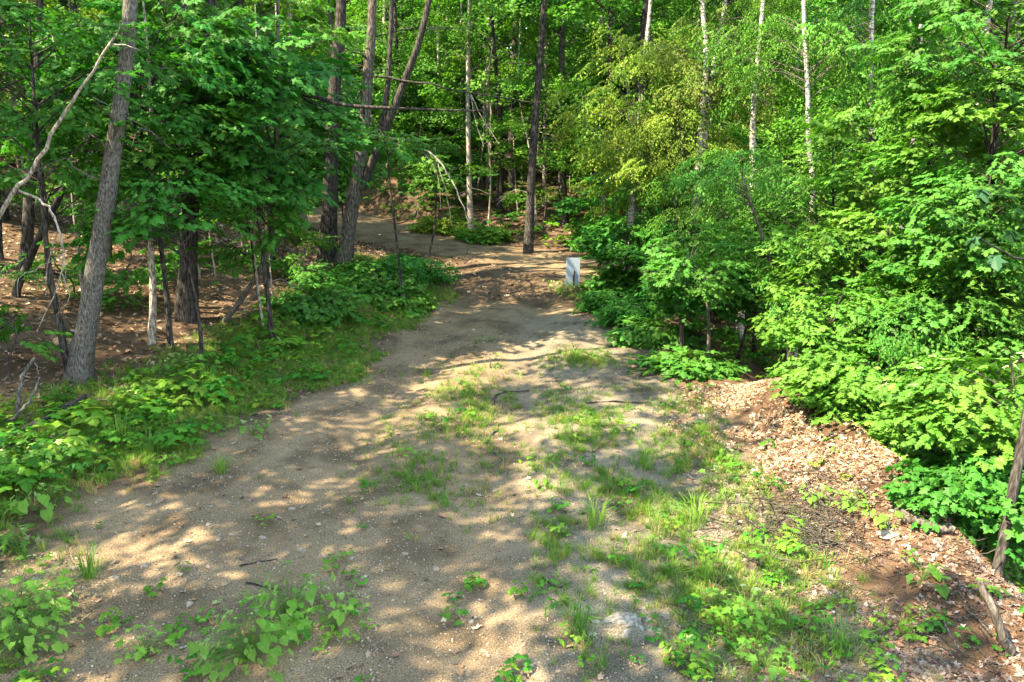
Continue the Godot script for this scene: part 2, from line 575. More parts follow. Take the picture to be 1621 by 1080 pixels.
func crown(o: Node3D, tp: PackedVector3Array, pads: Array, kind: String, per: int, pad_r: float, tint: Color, g: RandomNumberGenerator, size := 1.0, twig_mat := "bark_dark", thick := 1.0) -> void:
	# boughs from the trunk to every pad of leaves, then the sprays of each pad
	var b := MB.new()
	var xf := []
	var tn := []
	var low := tp[0].y
	for P in pads:
		var axis := on_trunk(tp, P.y)
		var hd := Vector2(P.x - axis.x, P.z - axis.z).length()
		var s := on_trunk(tp, maxf(low + 0.3, P.y - hd * g.randf_range(0.25, 0.7)))
		var mid: Vector3 = s.lerp(P, 0.5) + Vector3(0, 0.1 * hd, 0) + Vector3(g.randf_range(-0.1, 0.1), 0, g.randf_range(-0.1, 0.1)) * hd
		var w: float = (0.006 + 0.006 * (P - s).length()) * thick
		b.tube(PackedVector3Array([s - o.position, mid - o.position, P - o.position]), PackedFloat32Array([w, w * 0.7, w * 0.3]), 4)
		var out := Vector2(P.x - axis.x, P.z - axis.z)
		var yaw0 := atan2(-out.x, -out.y)
		var shade := g.randf_range(0.8, 1.2)
		var warm := g.randf_range(0.85, 1.2)
		var grown := g.randf_range(0.78, 1.22)
		for k in per:
			var a := g.randf() * TAU
			var q: Vector3 = P + Vector3(cos(a), 0, sin(a)) * pad_r * sqrt(g.randf()) * 0.75 + Vector3(0, g.randf_range(-0.42, 0.3) * pad_r, 0)
			var yaw := yaw0 + g.randf_range(-1.3, 1.3)
			var bs := Basis(Vector3.UP, yaw) * Basis(Vector3.RIGHT, g.randf_range(-0.65, 0.2)) * Basis(Vector3.BACK, g.randf_range(-0.5, 0.5))
			xf.append(Transform3D(bs.scaled(Vector3.ONE * size * grown * g.randf_range(0.8, 1.25)), q - o.position))
			tn.append(Color(tint.r * shade * warm, tint.g * shade, tint.b * shade))
	var br := part("twigs", b.mesh(), M[twig_mat], o)
	br.set_meta("kind", "stuff")
	many("foliage", S[kind][g.randi() % 4], M.leaf, o, xf, tn)

func trunk_tree(called: String, label: String, category: String, group: String, tp: PackedVector3Array, r0: float, r1: float, mat: String) -> Node3D:
	var o := thing(called, tp[0], label, category, group)
	o.set_meta("plain", called)
	var q := smooth_path(tp, 5)
	for i in q.size():
		q[i] -= tp[0]
	q[0].y -= 0.25
	var b := MB.new()
	b.tube(q, tapered(q.size(), r0, r1), 14 if r0 > 0.1 else 8, Color.WHITE, 0.085, 0.55 if r0 > 0.08 else 0.2)
	part("trunk", b.mesh(), M[mat], o)
	return o

func marks(u: float, w: float, more: Array, total: float, dd := 0.0) -> PackedVector3Array:   # a stem by its places in the picture, carried on above the frame
	var p := PackedVector3Array([hit(u, w)])
	var d := -p[0].z
	for i in more.size():
		p.append(at(more[i][0], more[i][1], d + dd * (i + 1)))
	var last := p[-1]
	var dir := (p[-1] - p[-2]).normalized().lerp(Vector3.UP, 0.35).normalized()
	if last.y - p[0].y < total:
		var l := total - (last.y - p[0].y)
		p.append(last + dir * l * 0.5)
		p.append(last + dir.lerp(Vector3.UP, 0.4).normalized() * l)
	return p

# a sapling whose leaves fill an ellipsoid round a point of the picture at a real distance
func sapling(called: String, label: String, group: String, u: float, w: float, d: float, r: Vector3, n: int, kind: String, tint: Color, per := 6, pad_r := 0.5, mat := "bark_dark", size := 1.0, stem := 0.0, single := 0) -> Node3D:
	serial += 1
	var g := rng_of(serial)
	var c := at(u, w, d)
	var bx := c.x + g.randf_range(-0.4, 0.4)
	var bd := d + g.randf_range(-0.2, 0.5)
	var base := G(bx, bd)
	var top := c + Vector3(0, r.y * 0.9, 0)
	var h := top.y - base.y
	var tp := PackedVector3Array([base, base.lerp(top, 0.3) + Vector3(g.randf_range(-0.15, 0.15), 0, 0), base.lerp(top, 0.65) + Vector3(g.randf_range(-0.2, 0.2), 0, g.randf_range(-0.1, 0.1)), top])
	var o := trunk_tree(called, label, "sapling" if h < 6 else "tree", group, tp, (0.012 + 0.008 * h) if stem == 0.0 else stem, 0.008, mat)
	var pads := pads_in(c, r, n, g)
	crown(o, tp, pads, kind, per, pad_r, tint, g, size, mat)
	for i in single:                                   # the nearest leaves stand singly at the rim of the pads
		var P: Vector3 = pads[g.randi() % pads.size()]
		var out := (P - c).normalized()
		var q := P + Vector3(out.x, 0, out.z) * pad_r * g.randf_range(0.2, 0.9) + Vector3(g.randf_range(-0.3, 0.3), g.randf_range(0.0, 0.1), g.randf_range(-0.3, 0.3))
		var l := part("leaf", S.lobed, leaf_tone(tint * (0.8 + 0.14 * (i % 4))), o)
		l.transform = leaf_frame(q - o.position, atan2(-out.x, -out.z) + g.randf_range(-1.0, 1.0), g.randf_range(-0.7, 0.1), g.randf_range(-0.4, 0.4)).scaled_local(Vector3.ONE * g.randf_range(0.065, 0.1))
	return o

func leaf_tone(c: Color) -> StandardMaterial3D:
	var key := "leaf_%d_%d" % [roundi(c.r * 1000), roundi(c.g * 1000)]
	if not M.has(key):
		var m: StandardMaterial3D = M.leaf.duplicate()
		m.vertex_color_use_as_albedo = false
		m.albedo_color = Color(c.r, c.g, c.b).linear_to_srgb()
		M[key] = m
	return M[key]

# ---------------------------------------------------------------- ground cover amounts
func grass_amount(x: float, d: float) -> float:
	var k := 0.5 + 0.5 * nz2.get_noise_2d(x * 22, d * 22)
	var fine := 0.5 + 0.5 * nz.get_noise_2d(x * 60 + 9, d * 60)
	var s := along(LEFT, d) - x
	var a := 0.0
	if d < 23:
		var sw := s + 1.3 * nz2.get_noise_2d(x * 17 + 5, d * 17) + 0.5 * nz.get_noise_2d(x * 40, d * 40)
		a = maxf(a, smoothstep(-0.5, 0.5, sw) * (1.0 - smoothstep(2.2, 3.6, s)) * smoothstep(0.2, 0.6, k + 0.2) * smoothstep(5.6, 8.5, d))
		var mid := lerpf(-1.1, -0.4, clampf((d - 5) / 15.0, 0, 1))
		a = maxf(a, 0.85 * exp(-pow((x - mid) / 0.8, 2)) * smoothstep(0.25, 0.8, k * 0.75 + fine * 0.25) * smoothstep(7.0, 9.5, d) * (1.0 - smoothstep(11, 15, d)))
		a = maxf(a, smoothstep(0.0, 0.7, x) * (1.0 - smoothstep(2.7, 3.5, x)) * smoothstep(0.34, 0.78, k * 0.6 + fine * 0.4) * smoothstep(4.5, 6.5, d) * (1.0 - smoothstep(10.5, 13, d)))
		a = maxf(a, exp(-pow((x - 1.45) / 0.55, 2) - pow((d - 14.3) / 0.55, 2)))
		a = maxf(a, 0.9 * exp(-pow((x - 2.0) / 0.6, 2) - pow((d - 6.0) / 0.8, 2)))
		a = maxf(a, smoothstep(0.55, 0.75, k) * smoothstep(-3.4, -4.4, x) * smoothstep(-0.2, -1.0, s) * (1.0 - smoothstep(5.5, 7, d)))
	var rd := road_at(x, d)
	if d > 20:
		a = maxf(a, 0.6 * smoothstep(0.45, 0.7, k) * smoothstep(2.1, 2.5, rd.x) * (1.0 - smoothstep(3.2, 4.5, rd.x)) * (0.0 if x > -9.0 and x < 5.0 and d < 32.0 else 1.0))
	return a

func track_amount(x: float, d: float) -> float:
	var wob := nz.get_noise_2d(x * 14, d * 14) * 0.9
	var a := smoothstep(-0.35, 0.35, x - along(LEFT, d) + wob * 0.6) * smoothstep(-0.4, 0.4, along(RIGHT, d) - x + wob * 0.6) * (1.0 - smoothstep(20.0, 21.5, d))
	var rd := road_at(x, d)
	return maxf(a, 1.0 - smoothstep(1.9, 2.5, rd.x + wob * 0.5))

func soil(x: float, d: float) -> Color:
	var k := 0.5 + 0.5 * nz2.get_noise_2d(x * 15 + 40, d * 15)
	var f := 0.5 + 0.5 * nz.get_noise_2d(x * 90, d * 90)
	var litter := Color(0.125, 0.083, 0.05).lerp(Color(0.2, 0.135, 0.085), k)
	if x > 2.2 and d < 14:
		litter = litter.lerp(Color(0.15, 0.09, 0.055), 0.8 * smoothstep(2.2, 3.2, x))
	var sand := Color(0.36, 0.262, 0.155).lerp(Color(0.235, 0.167, 0.1), k)
	sand = sand.lerp(Color(0.265, 0.23, 0.165), smoothstep(-0.5, 0.8, x) * (1.0 - smoothstep(18, 20, d)) * 0.8)
	var c := litter.lerp(sand, track_amount(x, d))
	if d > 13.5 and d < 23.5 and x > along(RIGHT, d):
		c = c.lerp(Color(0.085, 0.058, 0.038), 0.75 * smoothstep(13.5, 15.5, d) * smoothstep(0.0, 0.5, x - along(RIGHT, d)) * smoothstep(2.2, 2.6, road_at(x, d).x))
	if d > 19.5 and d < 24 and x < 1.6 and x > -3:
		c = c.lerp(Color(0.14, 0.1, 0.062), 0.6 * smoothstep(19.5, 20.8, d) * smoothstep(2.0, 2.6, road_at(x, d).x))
	c = c.lerp(Color(0.085, 0.1, 0.035), 0.6 * grass_amount(x, d))
	return c * (0.85 + 0.3 * f)

func lines(spans: Array) -> PackedFloat32Array:
	var a := PackedFloat32Array()
	for s in spans:
		var x: float = s[0]
		while x < s[1] - 0.001:
			a.append(x)
			x += s[2]
	a.append(spans[-1][1])
	return a

func build_ground() -> void:
	var xs := lines([[-140, -60, 10], [-60, -24, 3], [-24, -12, 0.6], [-12, -7, 0.25], [-7, 6, 0.11], [6, 12, 0.3], [12, 24, 0.8], [24, 60, 3], [60, 140, 10]])
	var ds := lines([[-50, -10, 5], [-10, 3, 1], [3, 4, 0.25], [4, 16, 0.11], [16, 30, 0.2], [30, 45, 0.5], [45, 70, 1.5], [70, 150, 8]])
	var kinds := [MB.new(), MB.new(), MB.new()]
	var W := xs.size()
	var hs := PackedFloat32Array()
	var cs := PackedColorArray()
	for d in ds:
		for x in xs:
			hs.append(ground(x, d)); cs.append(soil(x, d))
	var map := [{}, {}, {}]
	for j in ds.size() - 1:
		for i in W - 1:
			var x := (xs[i] + xs[i + 1]) / 2
			var d := (ds[j] + ds[j + 1]) / 2
			var which := 0
			if road_at(x, d).x < 2.2: which = 2
			elif track_amount(x, d) > 0.5 and d > -12: which = 1
			var b: MB = kinds[which]
			var q := []
			for o in [j * W + i, (j + 1) * W + i, (j + 1) * W + i + 1, j * W + i + 1]:
				if not map[which].has(o):
					map[which][o] = b.v.size()
					var ii: int = o % W
					var jj: int = o / W
					b.v.append(Vector3(xs[ii], hs[o], -ds[jj]))
					var nn := Vector3.UP
					if ii > 0 and ii < W - 1 and jj > 0 and jj < ds.size() - 1:
						nn = Vector3(-(hs[o + 1] - hs[o - 1]) / (xs[ii + 1] - xs[ii - 1]), 1, (hs[o + W] - hs[o - W]) / (ds[jj + 1] - ds[jj - 1])).normalized()
					b.n.append(nn); b.c.append(cs[o])
				q.append(map[which][o])
			for t in [0, 1, 2, 0, 2, 3]:
				b.ix.append(q[t])
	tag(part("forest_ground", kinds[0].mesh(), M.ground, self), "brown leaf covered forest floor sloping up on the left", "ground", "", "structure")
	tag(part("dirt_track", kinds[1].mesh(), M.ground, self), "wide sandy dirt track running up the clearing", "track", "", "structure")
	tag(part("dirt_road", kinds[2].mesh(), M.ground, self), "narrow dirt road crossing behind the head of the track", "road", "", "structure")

func scatter(n: int, x0: float, x1: float, d0: float, d1: float, want: Callable, g: RandomNumberGenerator, size0: float, size1: float, tilt: float, cols: Array, lift := 0.0) -> Array:
	var xf := []
	var tn := []
	for i in n:
		var d := lerpf(d0, d1, pow(g.randf(), 1.3))
		var x := g.randf_range(x0, x1)
		if g.randf() > want.call(x, d):
			continue
		var s := g.randf_range(size0, size1)
		var bs := Basis(Vector3.UP, g.randf() * TAU) * Basis(Vector3.RIGHT, g.randf_range(-tilt, tilt)) * Basis(Vector3.BACK, g.randf_range(-tilt, tilt))
		xf.append(Transform3D(bs.scaled(Vector3.ONE * s), G(x, d) + Vector3(0, lift * s, 0)))
		var c: Color = cols[g.randi() % cols.size()]
		tn.append(c * g.randf_range(0.8, 1.2))
	return [xf, tn]

func stuff4(called: String, kind: String, mat: Material, data: Array, label: String, category: String) -> void:   # one object, its copies shared out over four shapes
	var o := thing(called, Vector3.ZERO, label, category)
	o.set_meta("kind", "stuff")
	for k in 4:
		var xf := []
		var tn := []
		for i in data[0].size():
			if i % 4 == k:
				xf.append(data[0][i]); tn.append(data[1][i])
		if xf.size():
			many(called + "_patch", S[kind][k], mat, o, xf, tn)

func _ready() -> void:
	# camera, sky, sun, exposure
	var cam := Camera3D.new()
	cam.name = "camera"
	cam.fov = 50.0
	cam.near = 0.1
	cam.far = 400.0
	cam.position = Vector3(0, EYE, 0)
	cam.rotation = Vector3(-PITCH, 0, 0)
	add_child(cam)
	cam.current = true
	var sky := ProceduralSkyMaterial.new()
	sky.sky_top_color = Color(0.62, 0.72, 0.84)
	sky.sky_horizon_color = Color(0.95, 0.94, 0.9)
	sky.sky_curve = 0.2
	sky.ground_bottom_color = Color(0.2, 0.22, 0.15)
	sky.ground_horizon_color = Color(0.6, 0.66, 0.6)
	sky.sky_energy_multiplier = 1.0
	var env := Environment.new()
	env.background_mode = Environment.BG_SKY
	env.sky = Sky.new()
	env.sky.sky_material = sky
	env.tonemap_mode = Environment.TONE_MAPPER_LINEAR
	env.tonemap_exposure = 6.2
	env.sdfgi_enabled = true
	env.ssao_enabled = true
	env.ssil_enabled = true
	var we := WorldEnvironment.new()
	we.name = "world"
	we.environment = env
	add_child(we)
	var sun := DirectionalLight3D.new()
	sun.name = "sun"
	sun.light_energy = 1.6
	sun.light_color = Color(1.0, 0.93, 0.8)
	sun.light_angular_distance = 0.5
	sun.shadow_enabled = true
	add_child(sun)
	sun.look_at_from_position(Vector3.ZERO, -Vector3(-0.62, 0.86, 0.34))

	nz.frequency = 0.05
	nz.seed = 4
	nz2.frequency = 0.03
	nz2.seed = 8
	make_materials()
	make_sprays()
	build_ground()
	left_trees()
	right_trees()
	forest_behind()
	shade_trees()
	sign_board()
	deadwood()
	ground_stuff()
	plants()

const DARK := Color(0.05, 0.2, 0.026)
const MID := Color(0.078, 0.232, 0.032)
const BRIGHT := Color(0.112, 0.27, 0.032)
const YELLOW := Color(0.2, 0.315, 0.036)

func left_trees() -> void:
	var g := rng_of(1)
	var p := marks(122, 602, [[145, 470], [166, 330], [185, 200], [207, 0]], 15)
	var d := -p[0].z
	var o := trunk_tree("maple_tree", "stout grey barked tree with the leaning trunk standing clear at far left", "tree", "", p, 16 * mpp(d), 0.06, "bark_grey")
	dead_limbs(o, p, 2.0, 6.0, 6, 1.6, "bark_grey", g)
	crown(o, p, pads_in(p[-1] + Vector3(0, -2.5, 0), Vector3(4.0, 4.0, 4.0), 20, g), "far", 6, 0.9, DARK, g, 1.0, "bark_dark", 1.6)

	p = marks(295, 507, [[302, 330], [320, 150], [337, 0]], 17)
	d = -p[0].z
	o = trunk_tree("maple_tree", "thick dark trunk behind the hanging leaves, second large tree from the left", "tree", "", p, 13.5 * mpp(d), 0.07, "bark_dark")
	limb(o, PackedVector3Array([at(325, 168, d), at(400, 147, d), at(480, 149, d - 0.5), at(545, 166, d - 0.8), at(640, 172, d - 1), at(770, 176, d - 1.2)]), 0.075, 0.012, "bark_dark")
	limb(o, PackedVector3Array([at(470, 149, d - 0.4), at(520, 176, d - 0.3), at(575, 205, d - 0.2)]), 0.03, 0.008, "bark_dark")
	limb(o, PackedVector3Array([at(332, 60, d), at(350, 30, d), at(378, 2, d - 0.2)]), 0.06, 0.03, "bark_dark")
	dead_limbs(o, p, 3.0, 8.0, 7, 2.0, "bark_dark", g)
	crown(o, p, pads_in(p[-1] + Vector3(-2.4, -2.5, 0), Vector3(4.0, 4.4, 4.4), 24, g), "far", 5, 0.8, DARK, g, 1.0, "bark_dark", 1.6)

	p = marks(518, 412, [[524, 260], [530, 130], [541, 0]], 18)
	d = -p[0].z
	o = trunk_tree("maple_tree", "dark upright trunk left of the pale forked tree, on the bank above the track", "tree", "", p, 12.5 * mpp(d), 0.07, "bark_dark")
	dead_limbs(o, p, 2.5, 9.0, 10, 2.4, "bark_dark", g)
	crown(o, p, pads_in(p[-1] + Vector3(-1.5, -2.5, 0), Vector3(3.4, 4.0, 3.4), 16, g), "far", 5, 0.8, MID, g, 1.0, "bark_dark", 1.6)

	p = marks(543, 424, [[556, 335], [573, 230], [583, 110], [590, 0]], 18)
	d = -p[0].z
	o = trunk_tree("forked_tree", "sunlit brown forked trunk at the top of the grassy bank, dead boughs over the track", "tree", "", p, 12.0 * mpp(d), 0.06, "bark_brown")
	limb(o, PackedVector3Array([at(572, 300, d), at(600, 230, d - 0.1), at(632, 150, d - 0.2), at(668, 50, d - 0.3), at(690, -60, d - 0.4)]), 0.13, 0.07, "bark_dark")
	limb(o, PackedVector3Array([at(598, 240, d), at(612, 150, d), at(618, 60, d), at(622, -60, d)]), 0.09, 0.05, "bark_dark")
	limb(o, PackedVector3Array([at(575, 215, d), at(640, 222, d - 0.5), at(690, 250, d - 0.8), at(722, 300, d - 1), at(742, 352, d - 1)]), 0.045, 0.008, "bark_pale")
	limb(o, PackedVector3Array([at(690, 250, d - 0.8), at(705, 300, d - 0.8), at(716, 360, d - 0.7)]), 0.018, 0.005, "bark_pale")
	limb(o, PackedVector3Array([at(655, 228, d - 0.6), at(690, 268, d - 0.6), at(698, 330, d - 0.7)]), 0.015, 0.004, "bark_pale")
	limb(o, PackedVector3Array([at(582, 120, d), at(660, 130, d - 0.4), at(760, 150, d - 0.8), at(896, 168, d - 1)]), 0.035, 0.012, "bark_dark")
	limb(o, PackedVector3Array([at(745, 147, d - 0.7), at(762, 185, d - 0.9), at(790, 228, d - 1)]), 0.014, 0.004, "bark_pale")
	limb(o, PackedVector3Array([at(745, 147, d - 0.7), at(752, 190, d - 0.9), at(766, 232, d - 1)]), 0.012, 0.004, "bark_pale")
	limb(o, PackedVector3Array([at(575, 140, d), at(540, 190, d - 0.3), at(500, 215, d - 0.5)]), 0.03, 0.008, "bark_dark")
	dead_limbs(o, p, 3.0, 9.0, 12, 2.6, "bark_dark", g)
	crown(o, p, pads_in(p[-1] + Vector3(-1.8, -1.5, 0), Vector3(3.2, 3.6, 3.4), 15, g), "far", 5, 0.8, MID, g, 1.0, "bark_dark", 1.6)

	p = marks(836, 400, [[841, 290], [848, 180], [862, 0]], 19)
	d = -p[0].z
	o = trunk_tree("maple_tree", "straight tall trunk standing alone just beyond the dirt road", "tree", "", p, 7.2 * mpp(d), 0.07, "bark_dark")
	dead_limbs(o, p, 3.0, 9.0, 6, 2.0, "bark_dark", g)
	crown(o, p, pads_in(p[-1] + Vector3(0, -3.5, 0), Vector3(4.0, 4.5, 4.0), 20, g), "far", 9, 1.3, MID, g, 1.0, "bark_dark", 1.6)

	p = marks(40, 432, [[45, 340], [52, 240], [60, 120]], 13)
	d = -p[0].z
	o = trunk_tree("maple_tree", "dark slender trunk behind the bleached leaning pole at the left edge", "tree", "", p, 9 * mpp(d), 0.05, "bark_dark")
	crown(o, p, pads_in(p[-1] + Vector3(0, -2.5, 0), Vector3(3.6, 3.6, 3.6), 16, g), "far", 5, 0.8, DARK, g, 1.0, "bark_dark", 1.6)
	p = marks(22, 470, [[60, 380], [105, 290], [150, 200]], 9)
	d = -p[0].z
	o = trunk_tree("leaning_tree", "thin dark leaning stem rising from left edge toward the stout grey trunk", "tree", "", p, 6 * mpp(d), 0.03, "bark_dark")
	crown(o, p, pads_in(p[-1], Vector3(2, 1.5, 2), 25, g), "maple", 5, 0.6, DARK, g)

	p = marks(240, 545, [[242, 460], [238, 370], [240, 250]], 6)
	d = -p[0].z
	o = trunk_tree("young_maple", "short pale young stem on the bank between the two large left trunks", "tree", "", p, 6 * mpp(d), 0.015, "bark_pale")
	crown(o, p, pads_in(p[-1] + Vector3(0, -0.9, 0), Vector3(1.6, 1.2, 1.4), 34, g), "maple", 6, 0.55, DARK, g)
	p = marks(352, 512, [[385, 470], [415, 420], [430, 350], [438, 180], [440, 0]], 9)
	d = -p[0].z
	o = trunk_tree("curved_maple", "curved slender stem bowing out from the bank root then rising straight", "tree", "", p, 4.5 * mpp(d), 0.02, "bark_brown")
	crown(o, p, pads_in(p[3] + Vector3(-0.4, 2.4, 0.3), Vector3(2.0, 1.9, 1.7), 55, g), "maple", 6, 0.6, DARK, g)

	# understorey maples that hang their leaves through the left of the picture
	var L := [
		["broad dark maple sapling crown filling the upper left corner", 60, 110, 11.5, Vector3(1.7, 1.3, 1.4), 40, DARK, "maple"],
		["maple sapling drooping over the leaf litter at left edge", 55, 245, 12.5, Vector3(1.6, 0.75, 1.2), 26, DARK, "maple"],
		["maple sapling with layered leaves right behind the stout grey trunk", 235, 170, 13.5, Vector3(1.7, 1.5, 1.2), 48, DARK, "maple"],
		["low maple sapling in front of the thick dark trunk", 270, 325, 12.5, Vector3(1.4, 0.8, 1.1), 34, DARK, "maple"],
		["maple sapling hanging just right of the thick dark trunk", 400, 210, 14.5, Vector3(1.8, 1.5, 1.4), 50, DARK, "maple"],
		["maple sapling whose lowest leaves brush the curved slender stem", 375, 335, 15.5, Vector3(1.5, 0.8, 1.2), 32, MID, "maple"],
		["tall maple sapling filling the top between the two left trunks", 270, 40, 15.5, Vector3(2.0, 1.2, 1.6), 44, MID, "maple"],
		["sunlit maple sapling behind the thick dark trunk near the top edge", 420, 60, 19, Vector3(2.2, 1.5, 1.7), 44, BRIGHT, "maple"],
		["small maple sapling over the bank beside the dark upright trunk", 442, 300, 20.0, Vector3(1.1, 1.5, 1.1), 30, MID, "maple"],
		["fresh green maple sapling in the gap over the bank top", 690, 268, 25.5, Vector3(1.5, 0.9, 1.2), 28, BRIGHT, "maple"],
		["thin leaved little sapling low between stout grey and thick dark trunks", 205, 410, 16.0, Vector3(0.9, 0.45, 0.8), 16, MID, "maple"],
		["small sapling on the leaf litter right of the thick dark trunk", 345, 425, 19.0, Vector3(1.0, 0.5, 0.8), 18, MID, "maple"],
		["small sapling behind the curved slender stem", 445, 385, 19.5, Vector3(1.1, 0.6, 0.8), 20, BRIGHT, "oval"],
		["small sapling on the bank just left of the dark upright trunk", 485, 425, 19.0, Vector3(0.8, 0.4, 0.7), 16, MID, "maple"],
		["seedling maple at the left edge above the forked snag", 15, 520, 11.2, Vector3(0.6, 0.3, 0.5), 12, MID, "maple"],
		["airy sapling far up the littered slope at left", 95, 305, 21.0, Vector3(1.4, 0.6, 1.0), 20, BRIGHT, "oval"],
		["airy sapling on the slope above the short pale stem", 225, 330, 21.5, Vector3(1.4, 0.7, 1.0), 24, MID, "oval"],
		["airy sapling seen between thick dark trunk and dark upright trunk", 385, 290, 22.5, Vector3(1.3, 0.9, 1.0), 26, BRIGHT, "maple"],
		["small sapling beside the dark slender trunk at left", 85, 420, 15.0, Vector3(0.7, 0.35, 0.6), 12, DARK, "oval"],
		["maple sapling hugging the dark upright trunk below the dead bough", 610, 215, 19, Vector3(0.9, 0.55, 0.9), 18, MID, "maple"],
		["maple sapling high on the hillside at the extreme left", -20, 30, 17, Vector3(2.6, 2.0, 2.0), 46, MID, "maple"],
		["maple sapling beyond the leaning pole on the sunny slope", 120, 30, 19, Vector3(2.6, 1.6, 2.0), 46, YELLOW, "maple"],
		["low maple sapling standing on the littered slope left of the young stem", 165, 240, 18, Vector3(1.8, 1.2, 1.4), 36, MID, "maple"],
	]
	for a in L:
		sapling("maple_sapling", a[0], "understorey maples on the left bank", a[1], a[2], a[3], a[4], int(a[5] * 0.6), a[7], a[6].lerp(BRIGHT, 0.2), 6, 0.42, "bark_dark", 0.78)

func right_trees() -> void:
	var g := rng_of(2)
	var L := [
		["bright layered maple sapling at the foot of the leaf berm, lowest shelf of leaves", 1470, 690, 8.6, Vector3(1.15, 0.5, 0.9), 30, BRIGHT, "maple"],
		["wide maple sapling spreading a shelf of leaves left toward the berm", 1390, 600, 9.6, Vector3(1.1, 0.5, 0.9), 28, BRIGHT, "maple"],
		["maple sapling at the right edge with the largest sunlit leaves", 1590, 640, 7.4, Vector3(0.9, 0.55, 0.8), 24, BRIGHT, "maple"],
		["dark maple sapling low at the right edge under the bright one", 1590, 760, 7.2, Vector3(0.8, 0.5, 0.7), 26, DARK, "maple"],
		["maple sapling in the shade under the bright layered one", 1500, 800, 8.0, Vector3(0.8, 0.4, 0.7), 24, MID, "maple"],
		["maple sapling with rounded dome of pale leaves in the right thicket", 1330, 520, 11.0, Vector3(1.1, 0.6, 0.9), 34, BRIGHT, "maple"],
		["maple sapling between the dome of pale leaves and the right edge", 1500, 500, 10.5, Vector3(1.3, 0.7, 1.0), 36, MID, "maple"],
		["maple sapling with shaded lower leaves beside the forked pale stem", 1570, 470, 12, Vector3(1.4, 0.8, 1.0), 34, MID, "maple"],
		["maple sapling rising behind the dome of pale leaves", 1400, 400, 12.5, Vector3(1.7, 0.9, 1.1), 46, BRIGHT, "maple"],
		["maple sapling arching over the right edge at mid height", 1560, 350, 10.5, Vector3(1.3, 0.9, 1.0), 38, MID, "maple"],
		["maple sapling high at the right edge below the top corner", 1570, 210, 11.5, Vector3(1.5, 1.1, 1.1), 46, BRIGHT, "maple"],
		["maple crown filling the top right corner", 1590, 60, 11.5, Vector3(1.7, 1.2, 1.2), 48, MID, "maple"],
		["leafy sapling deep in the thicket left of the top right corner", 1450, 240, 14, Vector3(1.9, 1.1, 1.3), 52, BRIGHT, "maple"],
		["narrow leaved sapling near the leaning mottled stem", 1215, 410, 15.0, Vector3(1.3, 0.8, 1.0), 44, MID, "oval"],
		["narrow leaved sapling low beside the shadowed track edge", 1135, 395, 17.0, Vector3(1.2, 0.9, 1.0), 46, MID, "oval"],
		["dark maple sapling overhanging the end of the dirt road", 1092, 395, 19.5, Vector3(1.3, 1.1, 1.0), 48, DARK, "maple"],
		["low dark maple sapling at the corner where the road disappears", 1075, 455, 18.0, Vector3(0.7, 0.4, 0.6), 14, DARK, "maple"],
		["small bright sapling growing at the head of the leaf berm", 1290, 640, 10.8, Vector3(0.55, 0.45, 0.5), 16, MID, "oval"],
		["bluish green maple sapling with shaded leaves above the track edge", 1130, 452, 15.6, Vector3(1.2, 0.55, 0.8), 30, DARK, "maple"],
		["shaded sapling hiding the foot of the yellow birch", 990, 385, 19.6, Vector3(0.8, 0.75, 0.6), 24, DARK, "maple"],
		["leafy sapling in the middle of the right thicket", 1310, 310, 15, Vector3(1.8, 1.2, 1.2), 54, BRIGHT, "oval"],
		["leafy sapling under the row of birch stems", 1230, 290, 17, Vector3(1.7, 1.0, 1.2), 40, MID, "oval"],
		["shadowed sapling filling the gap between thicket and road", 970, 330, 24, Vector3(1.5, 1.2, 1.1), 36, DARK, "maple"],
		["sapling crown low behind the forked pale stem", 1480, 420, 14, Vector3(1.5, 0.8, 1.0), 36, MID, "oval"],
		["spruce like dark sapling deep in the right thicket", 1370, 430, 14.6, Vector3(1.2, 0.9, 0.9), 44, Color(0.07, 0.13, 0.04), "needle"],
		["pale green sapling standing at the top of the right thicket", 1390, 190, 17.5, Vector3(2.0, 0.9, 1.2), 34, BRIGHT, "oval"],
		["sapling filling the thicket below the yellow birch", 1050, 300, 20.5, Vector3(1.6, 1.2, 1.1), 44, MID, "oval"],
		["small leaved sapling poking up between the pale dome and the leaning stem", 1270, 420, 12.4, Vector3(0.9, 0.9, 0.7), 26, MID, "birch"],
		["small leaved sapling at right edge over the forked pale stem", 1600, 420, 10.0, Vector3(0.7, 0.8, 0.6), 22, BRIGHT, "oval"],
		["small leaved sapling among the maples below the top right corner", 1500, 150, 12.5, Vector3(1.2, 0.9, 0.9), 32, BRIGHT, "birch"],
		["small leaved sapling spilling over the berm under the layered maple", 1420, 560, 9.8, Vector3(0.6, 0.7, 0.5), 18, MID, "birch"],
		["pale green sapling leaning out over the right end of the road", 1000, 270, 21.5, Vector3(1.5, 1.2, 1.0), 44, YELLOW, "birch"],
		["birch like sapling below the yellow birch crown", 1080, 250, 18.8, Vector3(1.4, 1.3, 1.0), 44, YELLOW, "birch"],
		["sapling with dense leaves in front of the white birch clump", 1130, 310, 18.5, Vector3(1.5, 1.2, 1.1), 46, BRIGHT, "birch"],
	]
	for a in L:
		sapling("maple_sapling" if a[7] == "maple" else "leafy_sapling", a[0], "saplings in the right hand thicket", a[1], a[2], a[3], a[4], int(a[5] * (1.15 if a[3] < 12 else 0.85)), a[7], a[6], 10, 0.4, "bark_dark", 0.58 if a[3] < 12 else 0.68, 0.0, 150 if a[3] < 9.7 else 0)
